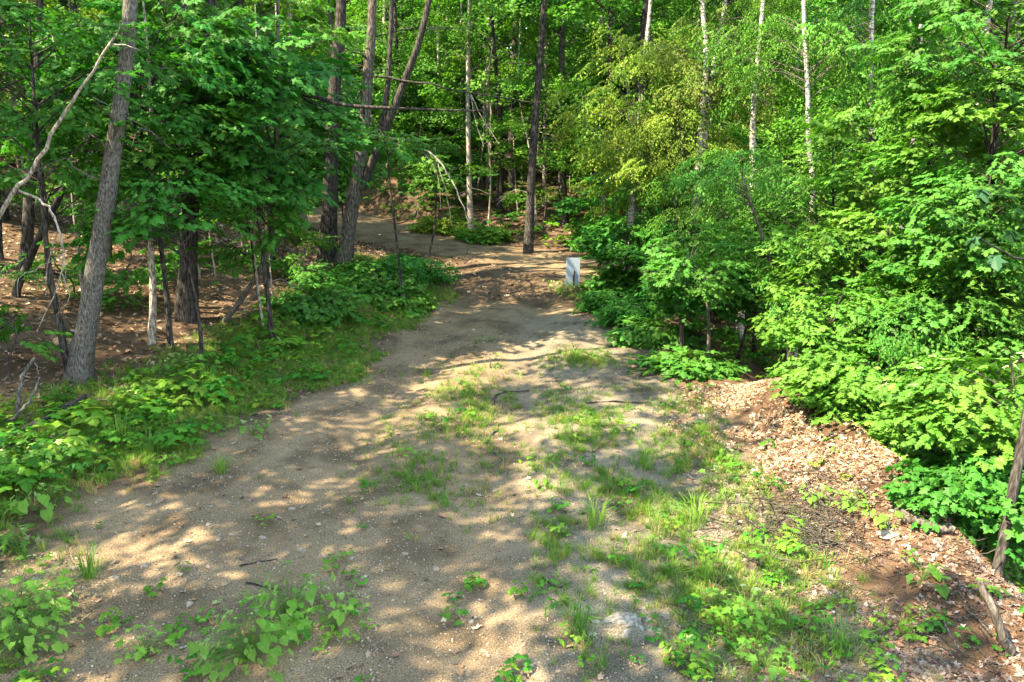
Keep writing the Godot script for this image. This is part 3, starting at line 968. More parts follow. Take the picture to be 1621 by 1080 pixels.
	# birches: white stems with small hanging leaves
	var B := [
		["yellow leaved birch with the fullest crown right of the road", 1000, 330, [[1010, 220], [1020, 100], [1030, 0]], 20.5, 6, Vector3(2.0, 2.1, 1.5), 1010, 165, 90, YELLOW],
		["white birch stem with pale bark peeling, tallest of the left clump", 1100, 330, [[1110, 200], [1118, 90], [1112, 0]], 19.0, 7, Vector3(1.6, 1.8, 1.3), 1100, 170, 64, Color(0.2, 0.28, 0.055)],
		["second white birch stem leaning right out of the left clump", 1104, 330, [[1118, 200], [1135, 70], [1148, 0]], 19.3, 6, Vector3(1.3, 1.4, 1.2), 1150, 60, 36, Color(0.17, 0.28, 0.05)],
		["lone upright birch with dark patched white bark", 1190, 330, [[1192, 190], [1200, 90], [1208, 0]], 18.0, 6, Vector3(1.6, 1.5, 1.2), 1190, 80, 44, BRIGHT],
		["slim birch with the straightest white lower trunk in the thicket", 1285, 330, [[1280, 230], [1278, 130], [1272, 0]], 16.0, 4.5, Vector3(1.5, 1.3, 1.2), 1285, 60, 44, BRIGHT],
		["birch whose white trunk shows only near the top edge", 1378, 300, [[1378, 160], [1380, 60], [1382, 0]], 17.5, 5, Vector3(1.3, 1.2, 1.0), 1340, 60, 34, MID],
		["leaning birch trunk near the top edge, right of the others", 1440, 260, [[1452, 90], [1466, 10], [1480, -60]], 17.0, 6, Vector3(1.4, 1.1, 1.0), 1480, 110, 36, BRIGHT],
	]
	for a in B:
		var p := PackedVector3Array()
		var d: float = a[4]
		var q := at(a[1], a[2], d)
		p.append(G(q.x - 0.1, d + 0.1)); p.append(q)
		for m in a[3]:
			p.append(at(m[0], m[1], d))
		p.append(p[-1] + (p[-1] - p[-2]).normalized().lerp(Vector3.UP, 0.5) * 3.0)
		var o := trunk_tree("birch_tree", a[0], "birch", "birches at the right of the road", p, a[5] * mpp(d), 0.03, "bark_birch")
		crown(o, p, pads_in(at(a[7], a[8], d + (0.4 if a[10] != YELLOW else -0.5)), a[6], int(a[9] * (1.1 if a[10] == YELLOW else 0.75)), g, 0.2), "birch", 9, 0.5, a[10], g, 0.9, "bark_brown")
		crown(o, p, pads_in(p[-1], Vector3(1.8, 1.6, 1.8), 30, g, 0.2), "birch", 8, 0.6, a[10], g, 1.1, "bark_brown")
	# bare stems seen among the leaves
	var T := [
		["leaning mottled stem slanting down to the shaded track edge", 1256, 612, [[1238, 490], [1212, 390], [1176, 285]], 13.0, 5.5, "bark_brown"],
		["pale stem at the shaded edge of the track under dark leaves", 1078, 552, [[1080, 500], [1090, 420]], 0.0, 5.0, "bark_brown"],
		["thin brown stem right of the pale one at the track edge", 1120, 590, [[1122, 520], [1116, 440]], 0.0, 4.0, "bark_brown"],
		["pale forked stem inside the thicket near the right edge", 1548, 600, [[1556, 520], [1566, 455], [1580, 380]], 10.5, 4.5, "bark_brown"],
		["thin upright stem below the bright layered leaves", 1428, 745, [[1430, 690], [1432, 640]], 9.3, 4.0, "bark_brown"],
	]
	for a in T:
		var base := hit(a[1], a[2])
		var d: float = a[4] if a[4] > 0.0 else -base.z
		if a[4] > 0.0:
			var q := at(a[1], a[2], d)
			base = G(q.x, d)
		var p := PackedVector3Array([base])
		if a[4] > 0.0: p.append(at(a[1], a[2], d))
		for m in a[3]:
			p.append(at(m[0], m[1], d))
		var o := trunk_tree("slender_tree", a[0], "tree", "", p, a[5] * mpp(d), 0.02, a[6])
		crown(o, p, pads_in(p[-1] + Vector3(0, 0.2, -0.1), Vector3(0.9, 0.6, 0.8), 9 if a[4] == 0.0 else 16, g, 0.1), "maple" if a[4] == 0.0 else "birch", 8, 0.42, MID, g, 0.75)
		if a[1] == 1548:
			limb(o, PackedVector3Array([at(1572, 500, d), at(1592, 470, d), at(1618, 450, d - 0.1)]), 0.025, 0.012, "bark_pale")
	# the big dark trunk at the right bottom, with its broken grey neighbour
	var p2 := PackedVector3Array([G(at(1588, 950, 5.9).x + 0.25, 6.3), at(1575, 930, 6.3), at(1592, 840, 6.4), at(1605, 770, 6.5), at(1625, 660, 6.6), at(1650, 480, 6.8), at(1665, 200, 7.0), at(1680, -250, 7.2)])
	var o2 := trunk_tree("maple_tree", "dark crooked trunk at the lower right edge of the picture", "tree", "", p2, 0.055, 0.03, "bark_dark")
	crown(o2, p2, pads_in(p2[-1] + Vector3(0.3, 0.4, 0), Vector3(1.3, 0.9, 1.2), 14, g, 0.2), "maple", 5, 0.6, DARK, g)
	limb(o2, PackedVector3Array([at(1652, 420, 6.8), at(1590, 400, 5.6), at(1545, 372, 5.0)]), 0.012, 0.004, "bark_dark")
	for q in [[1555, 300, 5.2], [1545, 375, 5.0], [1600, 365, 5.0], [1575, 405, 5.1]]:
		var c := at(q[0], q[1], q[2])
		var b := MB.new()
		for k in 3:
			maple_leaf(b, leaf_frame(Vector3.ZERO, g.randf() * TAU, g.randf_range(-1.2, -0.2), g.randf_range(-0.4, 0.4)), g.randf_range(0.09, 0.13), Color(0.05, 0.13, 0.06))
		var l := part("leaf_cluster", b.mesh(), M.leaf, o2)
		l.position = c - o2.position

func forest_behind() -> void:
	var g := rng_of(3)
	# six models, then copies
	var protos := []
	for k in 6:
		var tall := k < 4
		var h := g.randf_range(16, 20) if tall else g.randf_range(4.5, 7)
		var bx := -90.0 - k * 12
		var base := Vector3(0, 0, 0)
		var tp := PackedVector3Array([base, base + Vector3(g.randf_range(-0.2, 0.2), h * 0.3, g.randf_range(-0.2, 0.2)), base + Vector3(g.randf_range(-0.5, 0.5), h * 0.65, g.randf_range(-0.5, 0.5)), base + Vector3(g.randf_range(-0.6, 0.6), h, g.randf_range(-0.6, 0.6))])
		var o := trunk_tree("forest_tree" if tall else "forest_sapling", ["tall grey brown trunk with a high crown in the wood behind the road", "tall dark trunk with a mid height crown in the wood behind the road", "slim pale trunk with a long crown in the wood behind the road", "slender birch like white trunk in the wood behind the road", "leafy sapling under the tall trees behind the road", "broad leafy sapling under the tall trees behind the road"][k], "tree" if tall else "sapling", "trees of the wood behind the road" if tall else "saplings of the wood behind the road", tp, [0.17, 0.2, 0.12, 0.1, 0.03, 0.035][k], 0.03 if tall else 0.01, ["bark_brown", "bark_dark", "bark_pale", "bark_birch", "bark_dark", "bark_brown"][k])
		if tall:
			dead_limbs(o, tp, 2.5, 8, 6, 1.8, "bark_dark", g)
			var low: float = [0.42, 0.3, 0.25, 0.36][k]
			var pd := pads_in(base + Vector3(0, h * (low + 1.02) / 2, 0), Vector3(2.9, h * (1.02 - low) / 2, 2.9), 21, g)
			crown(o, tp, pd, "far", 5, 1.0, [MID, BRIGHT, BRIGHT, MID][k], g, 1.05, "bark_dark", 1.5)
		else:
			crown(o, tp, pads_in(base + Vector3(0, h * 0.62, 0), Vector3(1.5, h * 0.42, 1.5) * (1.0 if k == 4 else 1.25), 34, g), "far", 5, 0.7, [MID, BRIGHT][k - 4], g, 0.85)
		protos.append(o)
	var used := [false, false, false, false, false, false]
	var spots := []
	var tries := 0
	while spots.size() < 330 and tries < 16000:
		tries += 1
		var d := lerpf(19.0, 62.0, pow(g.randf(), 0.8))
		var x := g.randf_range(-0.78, 0.78) * (d + 4)
		if road_at(x, d).x < 3.2: continue
		if x > -3.2 and x < 4.5 and d < 27: continue
		if d < 24 and x > -9 and x < 0: continue
		if x < 0 and x > -13 and d < 25.5: continue
		var kk: int = 4 + g.randi() % 2 if g.randf() < 0.38 else [0, 1, 1, 1, 2, 2, 3][g.randi() % 7]
		if x > 3 and d < 30 and kk < 3 and g.randf() < 0.5: kk = 3
		var ok := true
		for s in spots:
			if s[0].distance_to(Vector2(x, d)) < (0.9 if kk > 3 or s[1] > 3 else 1.9):
				ok = false
				break
		if ok: spots.append([Vector2(x, d), kk])
	# each gets its label from its kind, the part of the picture where it stands, how far up the hill, and its place in that row
	var cells := {}
	for s in spots:
		var u: float = s[0].x / s[0].y * F * 0.98 + 810.0
		var sector := 0
		for lim in [230.0, 500.0, 700.0, 900.0, 1150.0, 1400.0]:
			if u > lim: sector += 1
		var deep := 0 if s[0].y < 33 else 1 if s[0].y < 46 else 2
		var key := "%d %d %d" % [s[1], sector, deep]
		if not cells.has(key): cells[key] = []
		cells[key].append([u, s])
		s.append(sector); s.append(deep)
	var kinds := ["tall grey brown trunk", "tall dark trunk", "slim pale trunk", "slender whitish trunk", "leafy sapling", "broad leafy sapling"]
	var wheres := ["on the hillside at far left", "behind the thick dark trunk", "behind the forked tree", "behind the lone roadside trunk", "behind the yellow birch", "behind the white birches", "behind the thicket at far right"]
	var deeps := ["near the road", "halfway uphill", "far uphill"]
	var ranks := ["leftmost", "second", "third", "fourth", "fifth", "sixth", "seventh", "eighth", "ninth", "tenth", "eleventh", "twelfth"]
	for key in cells:
		var row: Array = cells[key]
		row.sort_custom(func(m, n): return m[0] < n[0])
		for i in row.size():
			var q: Array = row[i][1]
			q.append("%s %s, %s%s" % [kinds[q[1]], wheres[q[2]], deeps[q[3]], "" if row.size() == 1 else ", " + ranks[mini(i, 11)] + (" from left" if i > 0 else "")])
	for s in spots:
		var kk: int = s[1]
		var w := G(s[0].x, s[0].y)
		var turn := g.randf() * TAU
		var size := g.randf_range(0.75, 1.2)
		if not used[kk]:
			used[kk] = true
			protos[kk].position = w
			protos[kk].basis = Basis(Vector3.UP, turn).scaled(Vector3.ONE * size)
			protos[kk].set_meta("label", s[4])
		else:
			copy_of(protos[kk], w, turn, size, s[4])
	# thin bare understorey stems round the road
	var stems := []
	for i in 70:
		var d := g.randf_range(26.5, 44.0)
		var x := g.randf_range(-0.42, 0.3) * d
		if road_at(x, d).x < 3.0: continue
		stems.append(Vector2(x, d))
	stems.sort_custom(func(m, n): return m.x / m.y < n.x / n.y)
	var pole: Node3D = null
	for i in stems.size():
		var w := G(stems[i].x, stems[i].y)
		var lab := "thin bare stem in the undergrowth beyond the road, %s" % nth(i)
		if pole == null:
			var tp := PackedVector3Array([w, w + Vector3(0.1, 2.2, 0), w + Vector3(-0.1, 4.6, 0.1), w + Vector3(0.2, 7.0, 0)])
			pole = trunk_tree("thin_stem", lab, "sapling", "thin stems beyond the road", tp, 0.04, 0.012, "bark_pale")
			dead_limbs(pole, tp, 1.2, 6.5, 7, 1.3, "bark_pale", g)
		else:
			copy_of(pole, w, g.randf() * TAU, g.randf_range(0.6, 1.25), lab).rotate_z(g.randf_range(-0.12, 0.12))
	var left := []
	for i in 26:
		var d := g.randf_range(13.5, 26.0)
		left.append(Vector2(g.randf_range(-0.72, -0.33) * d, d))
	left.sort_custom(func(m, n): return m.x / m.y < n.x / n.y)
	for i in left.size():
		copy_of(pole, G(left[i].x, left[i].y), g.randf() * TAU, g.randf_range(0.45, 1.0), "thin bare stem on the littered left bank, %s" % nth(i)).set_meta("group", "thin stems on the left bank")
	# the wood farther up the hill reads as one mass
	var o := thing("distant_wood", Vector3.ZERO, "mass of sunlit green foliage far up the hillside behind all trunks", "woodland")
	o.set_meta("kind", "stuff")
	var xf := []
	var tn := []
	var b := MB.new()
	for i in 900:
		var d := g.randf_range(62, 92)
		var x := g.randf_range(-0.85, 0.85) * d
		var base := G(x, d)
		if i % 4 == 0:
			b.tube(PackedVector3Array([base, base + Vector3(g.randf_range(-1, 1), 18, 0)]), PackedFloat32Array([0.2, 0.08]), 5)
		for k in 22:
			var c := base + Vector3(g.randf_range(-2.5, 2.5), g.randf_range(0.3, 21), g.randf_range(-2.5, 2.5))
			xf.append(Transform3D(Basis(Vector3.UP, g.randf() * TAU).scaled(Vector3.ONE * g.randf_range(1.6, 2.6)), c))
			tn.append(MID.lerp(BRIGHT, g.randf()) * g.randf_range(0.8, 1.25))
	part("distant_trunks", b.mesh(), M.bark_brown, o).set_meta("kind", "stuff")
	many("distant_foliage", S.far[1], M.leaf, o, xf, tn)

func shade_trees() -> void:
	# the trees at the left of and behind the photographer, which throw the dappled shade over the track
	var g := rng_of(4)
	var L := [[-9.5, 5.5, 15.0, 60], [-7.6, 0.5, 14.0, 52], [-12.5, 1.0, 16.0, 60], [-14.5, 8.0, 15.0, 46], [-9.0, -5.0, 15.0, 50], [-16.0, 14.0, 15.0, 60], [-18.5, 6.0, 15.0, 50], [-19, 20.0, 14.0, 50], [-5.0, -3.5, 12.0, 30]]
	for a in L:
		var base := G(a[0], a[1])
		var h: float = a[2]
		var tp := PackedVector3Array([base, base + Vector3(0.2, h * 0.35, 0.1), base + Vector3(g.randf_range(-0.4, 0.6), h * 0.7, g.randf_range(-0.4, 0.4)), base + Vector3(0.5, h, 0)])
		var o := trunk_tree("maple_tree", "tall maple on the left bank whose crown shades the track", "tree", "tall maples shading the track from the left", tp, 0.17, 0.04, "bark_dark")
		crown(o, tp, pads_in(base + Vector3(0.4, h * 0.74, 0), Vector3(3.4, h * 0.3, 3.4), int(a[3] * (0.46 if a[1] < 7 else 0.5)), g), "far", 7 if a[1] < 7 else 4, 1.05 if a[1] < 7 else 0.8, DARK, g, 1.0, "bark_dark", 1.6)

func sign_board() -> void:
	var p := hit(906, 456)
	var d := -p.z
	var o := thing("yard_sign", p, "white rectangular yard sign seen from behind, beside the dirt road", "sign")
	o.rotation.y = 0.22
	var w := 22.5 * mpp(d)
	var h := 46.0 * mpp(d)
	var b := MB.new()
	var n := 14
	for face in [1.0, -1.0]:
		for i in n:
			var x0 := -w / 2 + w * i / n
			var x1 := x0 + w / n
			var xm := (x0 + x1) / 2
			for q in [[x0, xm, 0.0, 0.003], [xm, x1, 0.003, 0.0]]:
				var z0: float = face * (0.006 + q[2])
				var z1: float = face * (0.006 + q[3])
				var A := Vector3(q[0], 0.02, z0)
				var B := Vector3(q[1], 0.02, z1)
				var C := Vector3(q[1], h, z1)
				var D := Vector3(q[0], h, z0)
				if face > 0: b.quad(A, D, C, B, Color.WHITE)
				else: b.quad(A, B, C, D, Color.WHITE)
	for e in [[-w / 2, 1], [w / 2, -1]]:
		b.quad(Vector3(e[0], 0.02, -0.006), Vector3(e[0], h, -0.006), Vector3(e[0], h, 0.006), Vector3(e[0], 0.02, 0.006), Color.WHITE)
	b.quad(Vector3(-w / 2, h, 0.006), Vector3(-w / 2, h, -0.006), Vector3(w / 2, h, -0.006), Vector3(w / 2, h, 0.006), Color.WHITE)
	var pn := part("panel", b.mesh(), M.sign_white, o)
	pn.rotation.z = -0.02
	var s := MB.new()
	s.tube(PackedVector3Array([Vector3(w * 0.06, -0.3, 0.025), Vector3(w * 0.06, 0.2, 0.026), Vector3(w * 0.1, h * 0.58, 0.026)]), PackedFloat32Array([0.024, 0.024, 0.021]), 6)
	part("stake", s.mesh(), M.stake, o)
	var f := MB.new()
	f.tube(PackedVector3Array([Vector3(w * 0.46, -0.3, -0.02), Vector3(w * 0.46, h * 0.9, -0.02)]), PackedFloat32Array([0.008, 0.008]), 6)
	part("rear_post", f.mesh(), M.stake, o)

func stick(called: String, label: String, category: String, px: Array, r0: float, r1: float, mat: String, lift := 0.02, group := "") -> Node3D:
	# a stick lying where the picture's rays meet the ground
	var p := PackedVector3Array()
	for q in px:
		p.append(hit(q[0], q[1]) + Vector3(0, lift + (q[2] if q.size() > 2 else 0.0), 0))
	var o := thing(called, p[0], label, category, group)
	limb(o, p, r0, r1, mat, "stem")
	return o

func deadwood() -> void:
	var g := rng_of(5)
	# leaning bleached pole and its hanging twigs, upper left
	var d := 9.5
	var b0 := G(at(-130, 560, d).x, d)
	var p := PackedVector3Array([b0, at(0, 345, d), at(50, 272, d), at(92, 195, d), at(135, 130, d), at(180, 60, d)])
	var o := thing("leaning_pole", b0, "bleached dead pole leaning diagonally across the upper left", "dead tree")
	limb(o, p, 0.032, 0.012, "bark_pale", "stem")
	limb(o, PackedVector3Array([at(172, 72, d), at(186, 52, d), at(190, 34, d)]), 0.012, 0.004, "bark_pale")
	limb(o, PackedVector3Array([at(176, 70, d), at(200, 72, d), at(222, 80, d)]), 0.011, 0.004, "bark_pale")
	limb(o, PackedVector3Array([at(30, 302, d), at(70, 322, d - 0.2), at(88, 350, d - 0.3), at(100, 400, d - 0.3), at(92, 450, d - 0.3), at(58, 525, d - 0.3)]), 0.018, 0.005, "bark_pale")
	limb(o, PackedVector3Array([at(78, 330, d - 0.2), at(98, 380, d - 0.2), at(104, 440, d - 0.2)]), 0.01, 0.004, "bark_pale")
	limb(o, PackedVector3Array([at(92, 362, d - 0.3), at(75, 420, d - 0.2), at(72, 470, d - 0.2)]), 0.008, 0.003, "bark_pale")
	limb(o, PackedVector3Array([at(100, 402, d - 0.3), at(60, 425, d - 0.2), at(30, 440, d - 0.2), at(28, 470, d - 0.2)]), 0.008, 0.003, "bark_pale")
	limb(o, PackedVector3Array([at(96, 430, d - 0.3), at(110, 470, d - 0.2), at(88, 500, d - 0.2)]), 0.007, 0.003, "bark_pale")
	# snag, log
	var sb := hit(26, 668)
	var sd := -sb.z
	o = thing("forked_snag", sb, "grey forked dead limb standing propped at the left edge", "dead branch")
	limb(o, PackedVector3Array([sb, at(30, 622, sd), at(38, 590, sd + 0.1), at(56, 566, sd + 0.2)]), 0.032, 0.02, "bark_grey", "limb")
	limb(o, PackedVector3Array([at(10, 672, sd - 0.1), at(36, 648, sd - 0.1), at(52, 625, sd), at(63, 597, sd + 0.1)]), 0.028, 0.015, "bark_grey", "limb")
	limb(o, PackedVector3Array([at(50, 572, sd + 0.2), at(58, 580, sd + 0.2), at(60, 600, sd + 0.2)]), 0.016, 0.01, "bark_grey", "limb")
	stick("fallen_log", "grey fallen log lying in the herbs below the stout grey trunk", "log", [[136, 638], [95, 662], [55, 682], [-20, 716]], 0.05, 0.06, "bark_dark", 0.07)
	stick("fallen_log", "second darker log half buried in the herbs at left edge", "log", [[120, 690], [70, 704], [-30, 722]], 0.04, 0.05, "bark_dark", 0.05)
	stick("fallen_branch", "thin dead branch lying through the grass right of the grey log", "branch", [[150, 644], [185, 647], [228, 646]], 0.02, 0.012, "bark_brown", 0.1)
	stick("fallen_branch", "dark bent branch lying on the middle of the track", "branch", [[781, 643], [784, 630], [800, 624], [838, 621]], 0.022, 0.012, "bark_dark", 0.015)
	stick("fallen_branch", "long dark branch lying across the right of the track", "branch", [[928, 641], [970, 638], [1000, 640], [1030, 641]], 0.012, 0.022, "bark_dark", 0.015)
	stick("fallen_branch", "pale crooked root like stick on the track below the bent branch", "branch", [[788, 680], [774, 694], [772, 706], [784, 722], [796, 730]], 0.016, 0.008, "bark_brown", 0.012)
	stick("fallen_branch", "thin twig standing from the ground at the middle of the track", "branch", [[776, 583], [776, 581, 0.1], [775, 578, 0.22]], 0.012, 0.006, "bark_dark", 0.0)
	stick("fallen_branch", "stick propped upright on the crest where track meets road", "branch", [[735, 418], [738, 412, 0.15], [742, 405, 0.32]], 0.018, 0.01, "bark_dark", 0.0)
	stick("fallen_branch", "thin stick lying on the track at lower left of centre", "branch", [[380, 902], [410, 893], [440, 889]], 0.009, 0.005, "bark_dark", 0.01)
	stick("fallen_branch", "thin stick right of the other on the lower left of the track", "branch", [[390, 925], [420, 934], [445, 940]], 0.009, 0.005, "bark_dark", 0.01)
	stick("fallen_branch", "thin curved stick on the bare dirt near the white stone", "branch", [[858, 918], [880, 935], [905, 925]], 0.008, 0.005, "bark_dark", 0.01)
	stick("fallen_branch", "short stick by the broad leaved plants at the bottom", "branch", [[285, 1036], [300, 1027], [316, 1019]], 0.009, 0.006, "bark_pale", 0.015)
	stick("fallen_log", "sunlit broken log poking from the thicket beyond the debris", "log", [[1420, 826], [1450, 836], [1480, 845], [1508, 852]], 0.045, 0.035, "bark_brown", 0.06)
	stick("fallen_branch", "grey stick on the brown bank at lower right", "branch", [[1492, 990], [1500, 1010], [1516, 1044]], 0.012, 0.008, "bark_grey", 0.03)
	stick("fallen_branch", "thin brown stick leaning over the bank at lower right edge", "branch", [[1525, 978], [1548, 998], [1566, 1022]], 0.012, 0.008, "bark_brown", 0.05)
	# broken trunk leaning at the lower right
	var lb := hit(1596, 1036)
	o = thing("broken_trunk", lb, "mossy broken trunk stump slanting down at lower right corner", "dead tree")
	limb(o, PackedVector3Array([lb, at(1580, 985, -lb.z - 0.02), at(1552, 920, -lb.z + 0.15)]), 0.045, 0.025, "bark_brown", "stem")
	# debris pile of grey twigs
	var xf := []
	var tn := []
	for i in 700:
		var c := hit(g.randfn(1265, 55), clampf(g.randfn(830, 34), 760, 930)) if i < 330 else hit(g.randf_range(1060, 1560), g.randf_range(760, 1070))
		xf.append(Transform3D(Basis(Vector3.UP, g.randf() * TAU) * Basis(Vector3.RIGHT, g.randf_range(-0.3, 0.3)), c + Vector3(0, g.randf_range(0.0, 0.07), 0)).scaled_local(Vector3.ONE * (g.randf_range(0.2, 0.6) if i < 330 else g.randf_range(0.1, 0.4))))
		tn.append(Color(0.85, 0.8, 0.74) * g.randf_range(0.35, 1.1))
	stuff4("brushwood", "twig", M.bark_grey, [xf, tn], "heap of dry grey twigs on the brown soil right of the track", "brushwood")

func ground_stuff() -> void:
	var g := rng_of(6)
	var brown := [Color(0.28, 0.19, 0.12), Color(0.2, 0.115, 0.06), Color(0.25, 0.135, 0.07), Color(0.34, 0.26, 0.18), Color(0.14, 0.085, 0.05), Color(0.22, 0.15, 0.09)]
	var pale := [Color(0.33, 0.255, 0.17), Color(0.43, 0.365, 0.27), Color(0.36, 0.29, 0.2), Color(0.23, 0.125, 0.062), Color(0.27, 0.16, 0.085), Color(0.3, 0.215, 0.135), Color(0.18, 0.115, 0.07), Color(0.19, 0.09, 0.046), Color(0.12, 0.07, 0.04), Color(0.15, 0.095, 0.06)]
	var off_track: Callable = func(x: float, d: float) -> float: return 1.0 - track_amount(x, d)
	var a := scatter(48000, -26, -1.5, 5, 34, func(x: float, d: float) -> float: return (1.0 - track_amount(x, d)) * (0.25 + 0.75 * smoothstep(1.2, 3.0, along(LEFT, d) - x)), g, 0.045, 0.1, 0.6, brown, 0.1)
	stuff4("leaf_litter", "litter", M.dead, a, "brown dead leaves strewn over the wooded slope on the left", "leaf litter")
	var dark := [Color(0.15, 0.1, 0.07), Color(0.2, 0.105, 0.06), Color(0.25, 0.2, 0.165), Color(0.1, 0.06, 0.038), Color(0.17, 0.085, 0.045), Color(0.3, 0.25, 0.21), Color(0.12, 0.08, 0.055), Color(0.22, 0.13, 0.08)]
	a = scatter(50000, 2.2, 5.8, 7.6, 12.5, func(x: float, d: float) -> float: return smoothstep(2.3, 3.4, x + 0.9 * nz2.get_noise_2d(x * 30, d * 30)) * (1.0 - 0.7 * smoothstep(5.4, 7.0, x)) * smoothstep(0.25, 0.7, 0.5 + 0.5 * nz2.get_noise_2d(x * 26 + 300, d * 26)), g, 0.025, 0.068, 0.7, pale, 0.1)
	stuff4("leaf_litter", "litter", M.dead, a, "pale bleached dead leaves heaped over the berm right of the track", "leaf litter")
	a = scatter(34000, 1.6, 6.5, 4.2, 8.4, func(x: float, d: float) -> float: return smoothstep(1.6, 2.8, x + 0.9 * nz2.get_noise_2d(x * 30, d * 30)) * (1.0 - 0.7 * smoothstep(5.4, 7.0, x)) * smoothstep(0.25, 0.7, 0.5 + 0.5 * nz2.get_noise_2d(x * 26 + 300, d * 26)), g, 0.022, 0.06, 0.7, dark, 0.1)
	stuff4("leaf_litter", "litter", M.dead, a, "dark and grey broken leaves over the brown earth at lower right", "leaf litter")
	a = scatter(9000, -30, 26, 21, 46, off_track, g, 0.08, 0.15, 0.5, brown, 0.1)
	stuff4("leaf_litter", "litter", M.dead, a, "brown dead leaves on the wood floor beyond the road", "leaf litter")
	a = scatter(1500, -6, 3.5, 4.5, 22, func(x: float, d: float) -> float: return track_amount(x, d) * 0.5, g, 0.04, 0.08, 0.4, brown, 0.1)
	stuff4("leaf_litter", "litter", M.dead, a, "scattered dead leaves lying on the bare track", "leaf litter")
	var rocks := [Color(0.28, 0.21, 0.13), Color(0.34, 0.26, 0.17), Color(0.2, 0.15, 0.1), Color(0.4, 0.34, 0.26), Color(0.3, 0.21, 0.13), Color(0.16, 0.12, 0.08)]
	a = scatter(80000, -6.5, 4, 4.3, 17, func(x: float, d: float) -> float: return track_amount(x, d) * (0.35 + 0.65 * smoothstep(0.3, 0.7, 0.5 + 0.5 * nz2.get_noise_2d(x * 30, d * 30))), g, 0.006, 0.024, 0.5, rocks, 0.15)
	stuff4("gravel", "stone", M.stone, a, "small gravel stones bedded in the sandy track", "gravel")
	# grass
	var greens := [Color(0.13, 0.27, 0.03), Color(0.09, 0.22, 0.025), Color(0.17, 0.3, 0.035), Color(0.22, 0.3, 0.05), Color(0.1, 0.24, 0.025), Color(0.13, 0.26, 0.03), Color(0.36, 0.3, 0.13)]
	a = scatter(105000, -9, 4.2, 4.3, 24, func(x: float, d: float) -> float: return grass_amount(x, d), g, 0.28, 0.8, 0.2, greens)
	stuff4("grass", "grass", M.grass, a, "short green grass along the verge and in the track", "grass")
	a = scatter(5000, -9, 8, 22, 34, func(x: float, d: float) -> float: return grass_amount(x, d), g, 0.8, 1.6, 0.15, greens)
	stuff4("grass", "grass", M.grass, a, "grass fringing the dirt road beyond the track", "grass")
	# low leafy cover on the left verge, on the banks and at the road
	var herb: Callable = func(x: float, d: float) -> float:
		var s := along(LEFT, d) - x
		var k := 0.5 + 0.5 * nz2.get_noise_2d(x * 24 + 77, d * 24)
		var sw := s + 1.2 * nz2.get_noise_2d(x * 17 + 5, d * 17)
		var q := smoothstep(0.1, 1.1, sw) * (1.0 - smoothstep(1.7, 3.0, sw)) * smoothstep(0.32, 0.6, k + 0.1) * (1.0 - 0.6 * smoothstep(11, 16, d))
		q = maxf(q, 0.14 * smoothstep(3, 5, s) * smoothstep(0.5, 0.75, k))
		if x > 4.3: q = maxf(q, 0.75 * smoothstep(4.9, 5.6, x))
		if d > 14.5 and x > 1.5: q = maxf(q, 0.6 * smoothstep(0.8, 1.6, x - along(RIGHT, d)) * smoothstep(0.35, 0.65, k) * smoothstep(14.5, 16, d))
		if d > 25 or (d > 22 and (x < -4.5 or x > 4.5)): q = maxf(q, 0.6 * smoothstep(0.45, 0.65, k))
		if x > 2.3 and x < 4.6 and d < 9.5: q = maxf(q, 0.28 * smoothstep(0.6, 0.8, k))
		if d > 21.5 and d < 32 and x < 0 and x > -10: q = 0.0
		return maxf(q * (1.0 - smoothstep(0.3, 0.7, track_amount(x, d))), 0.0)
	var herbs := [Color(0.08, 0.25, 0.02), Color(0.05, 0.2, 0.02), Color(0.12, 0.29, 0.022), Color(0.18, 0.32, 0.03)]
	a = scatter(20000, -12, 9, 4.3, 27, herb, g, 0.35, 1.05, 0.3, herbs)
	for i in a[0].size():
		var t: Transform3D = a[0][i]
		a[0][i] = t.scaled_local(Vector3.ONE * (0.6 if t.origin.x > 3.2 and t.origin.z > -8.0 else 1.0) * (0.7 + 1.1 * smoothstep(0.4, 0.75, 0.5 + 0.5 * nz2.get_noise_2d(t.origin.x * 70, t.origin.z * 70))))
		a[1][i] = a[1][i] * (0.75 + 0.5 * smoothstep(0.3, 0.7, 0.5 + 0.5 * nz.get_noise_2d(t.origin.x * 30, t.origin.z * 30)))
	stuff4("ground_cover", "herb", M.leaf, a, "low leafy green herbs covering the verges and banks", "ground cover")
	a = scatter(16000, -7, 4.2, 4.3, 16, func(x: float, d: float) -> float: return 0.09 * grass_amount(x, d) + 0.025 * smoothstep(0.55, 0.75, 0.5 + 0.5 * nz2.get_noise_2d(x * 35, d * 35)) + (0.25 * smoothstep(6.8, 5.4, d) * smoothstep(0.5, 0.7, 0.5 + 0.5 * nz2.get_noise_2d(x * 40 + 9, d * 40))), g, 0.25, 0.65, 0.3, herbs)
	stuff4("weeds", "herb", M.leaf, a, "tiny weeds and clover scattered among the grass of the track", "weeds")
	a = scatter(4500, -26, 20, 25, 48, herb, g, 1.2, 3.0, 0.2, herbs)
	stuff4("ground_cover", "herb", M.leaf, a, "low green undergrowth along the far side of the road", "ground cover")

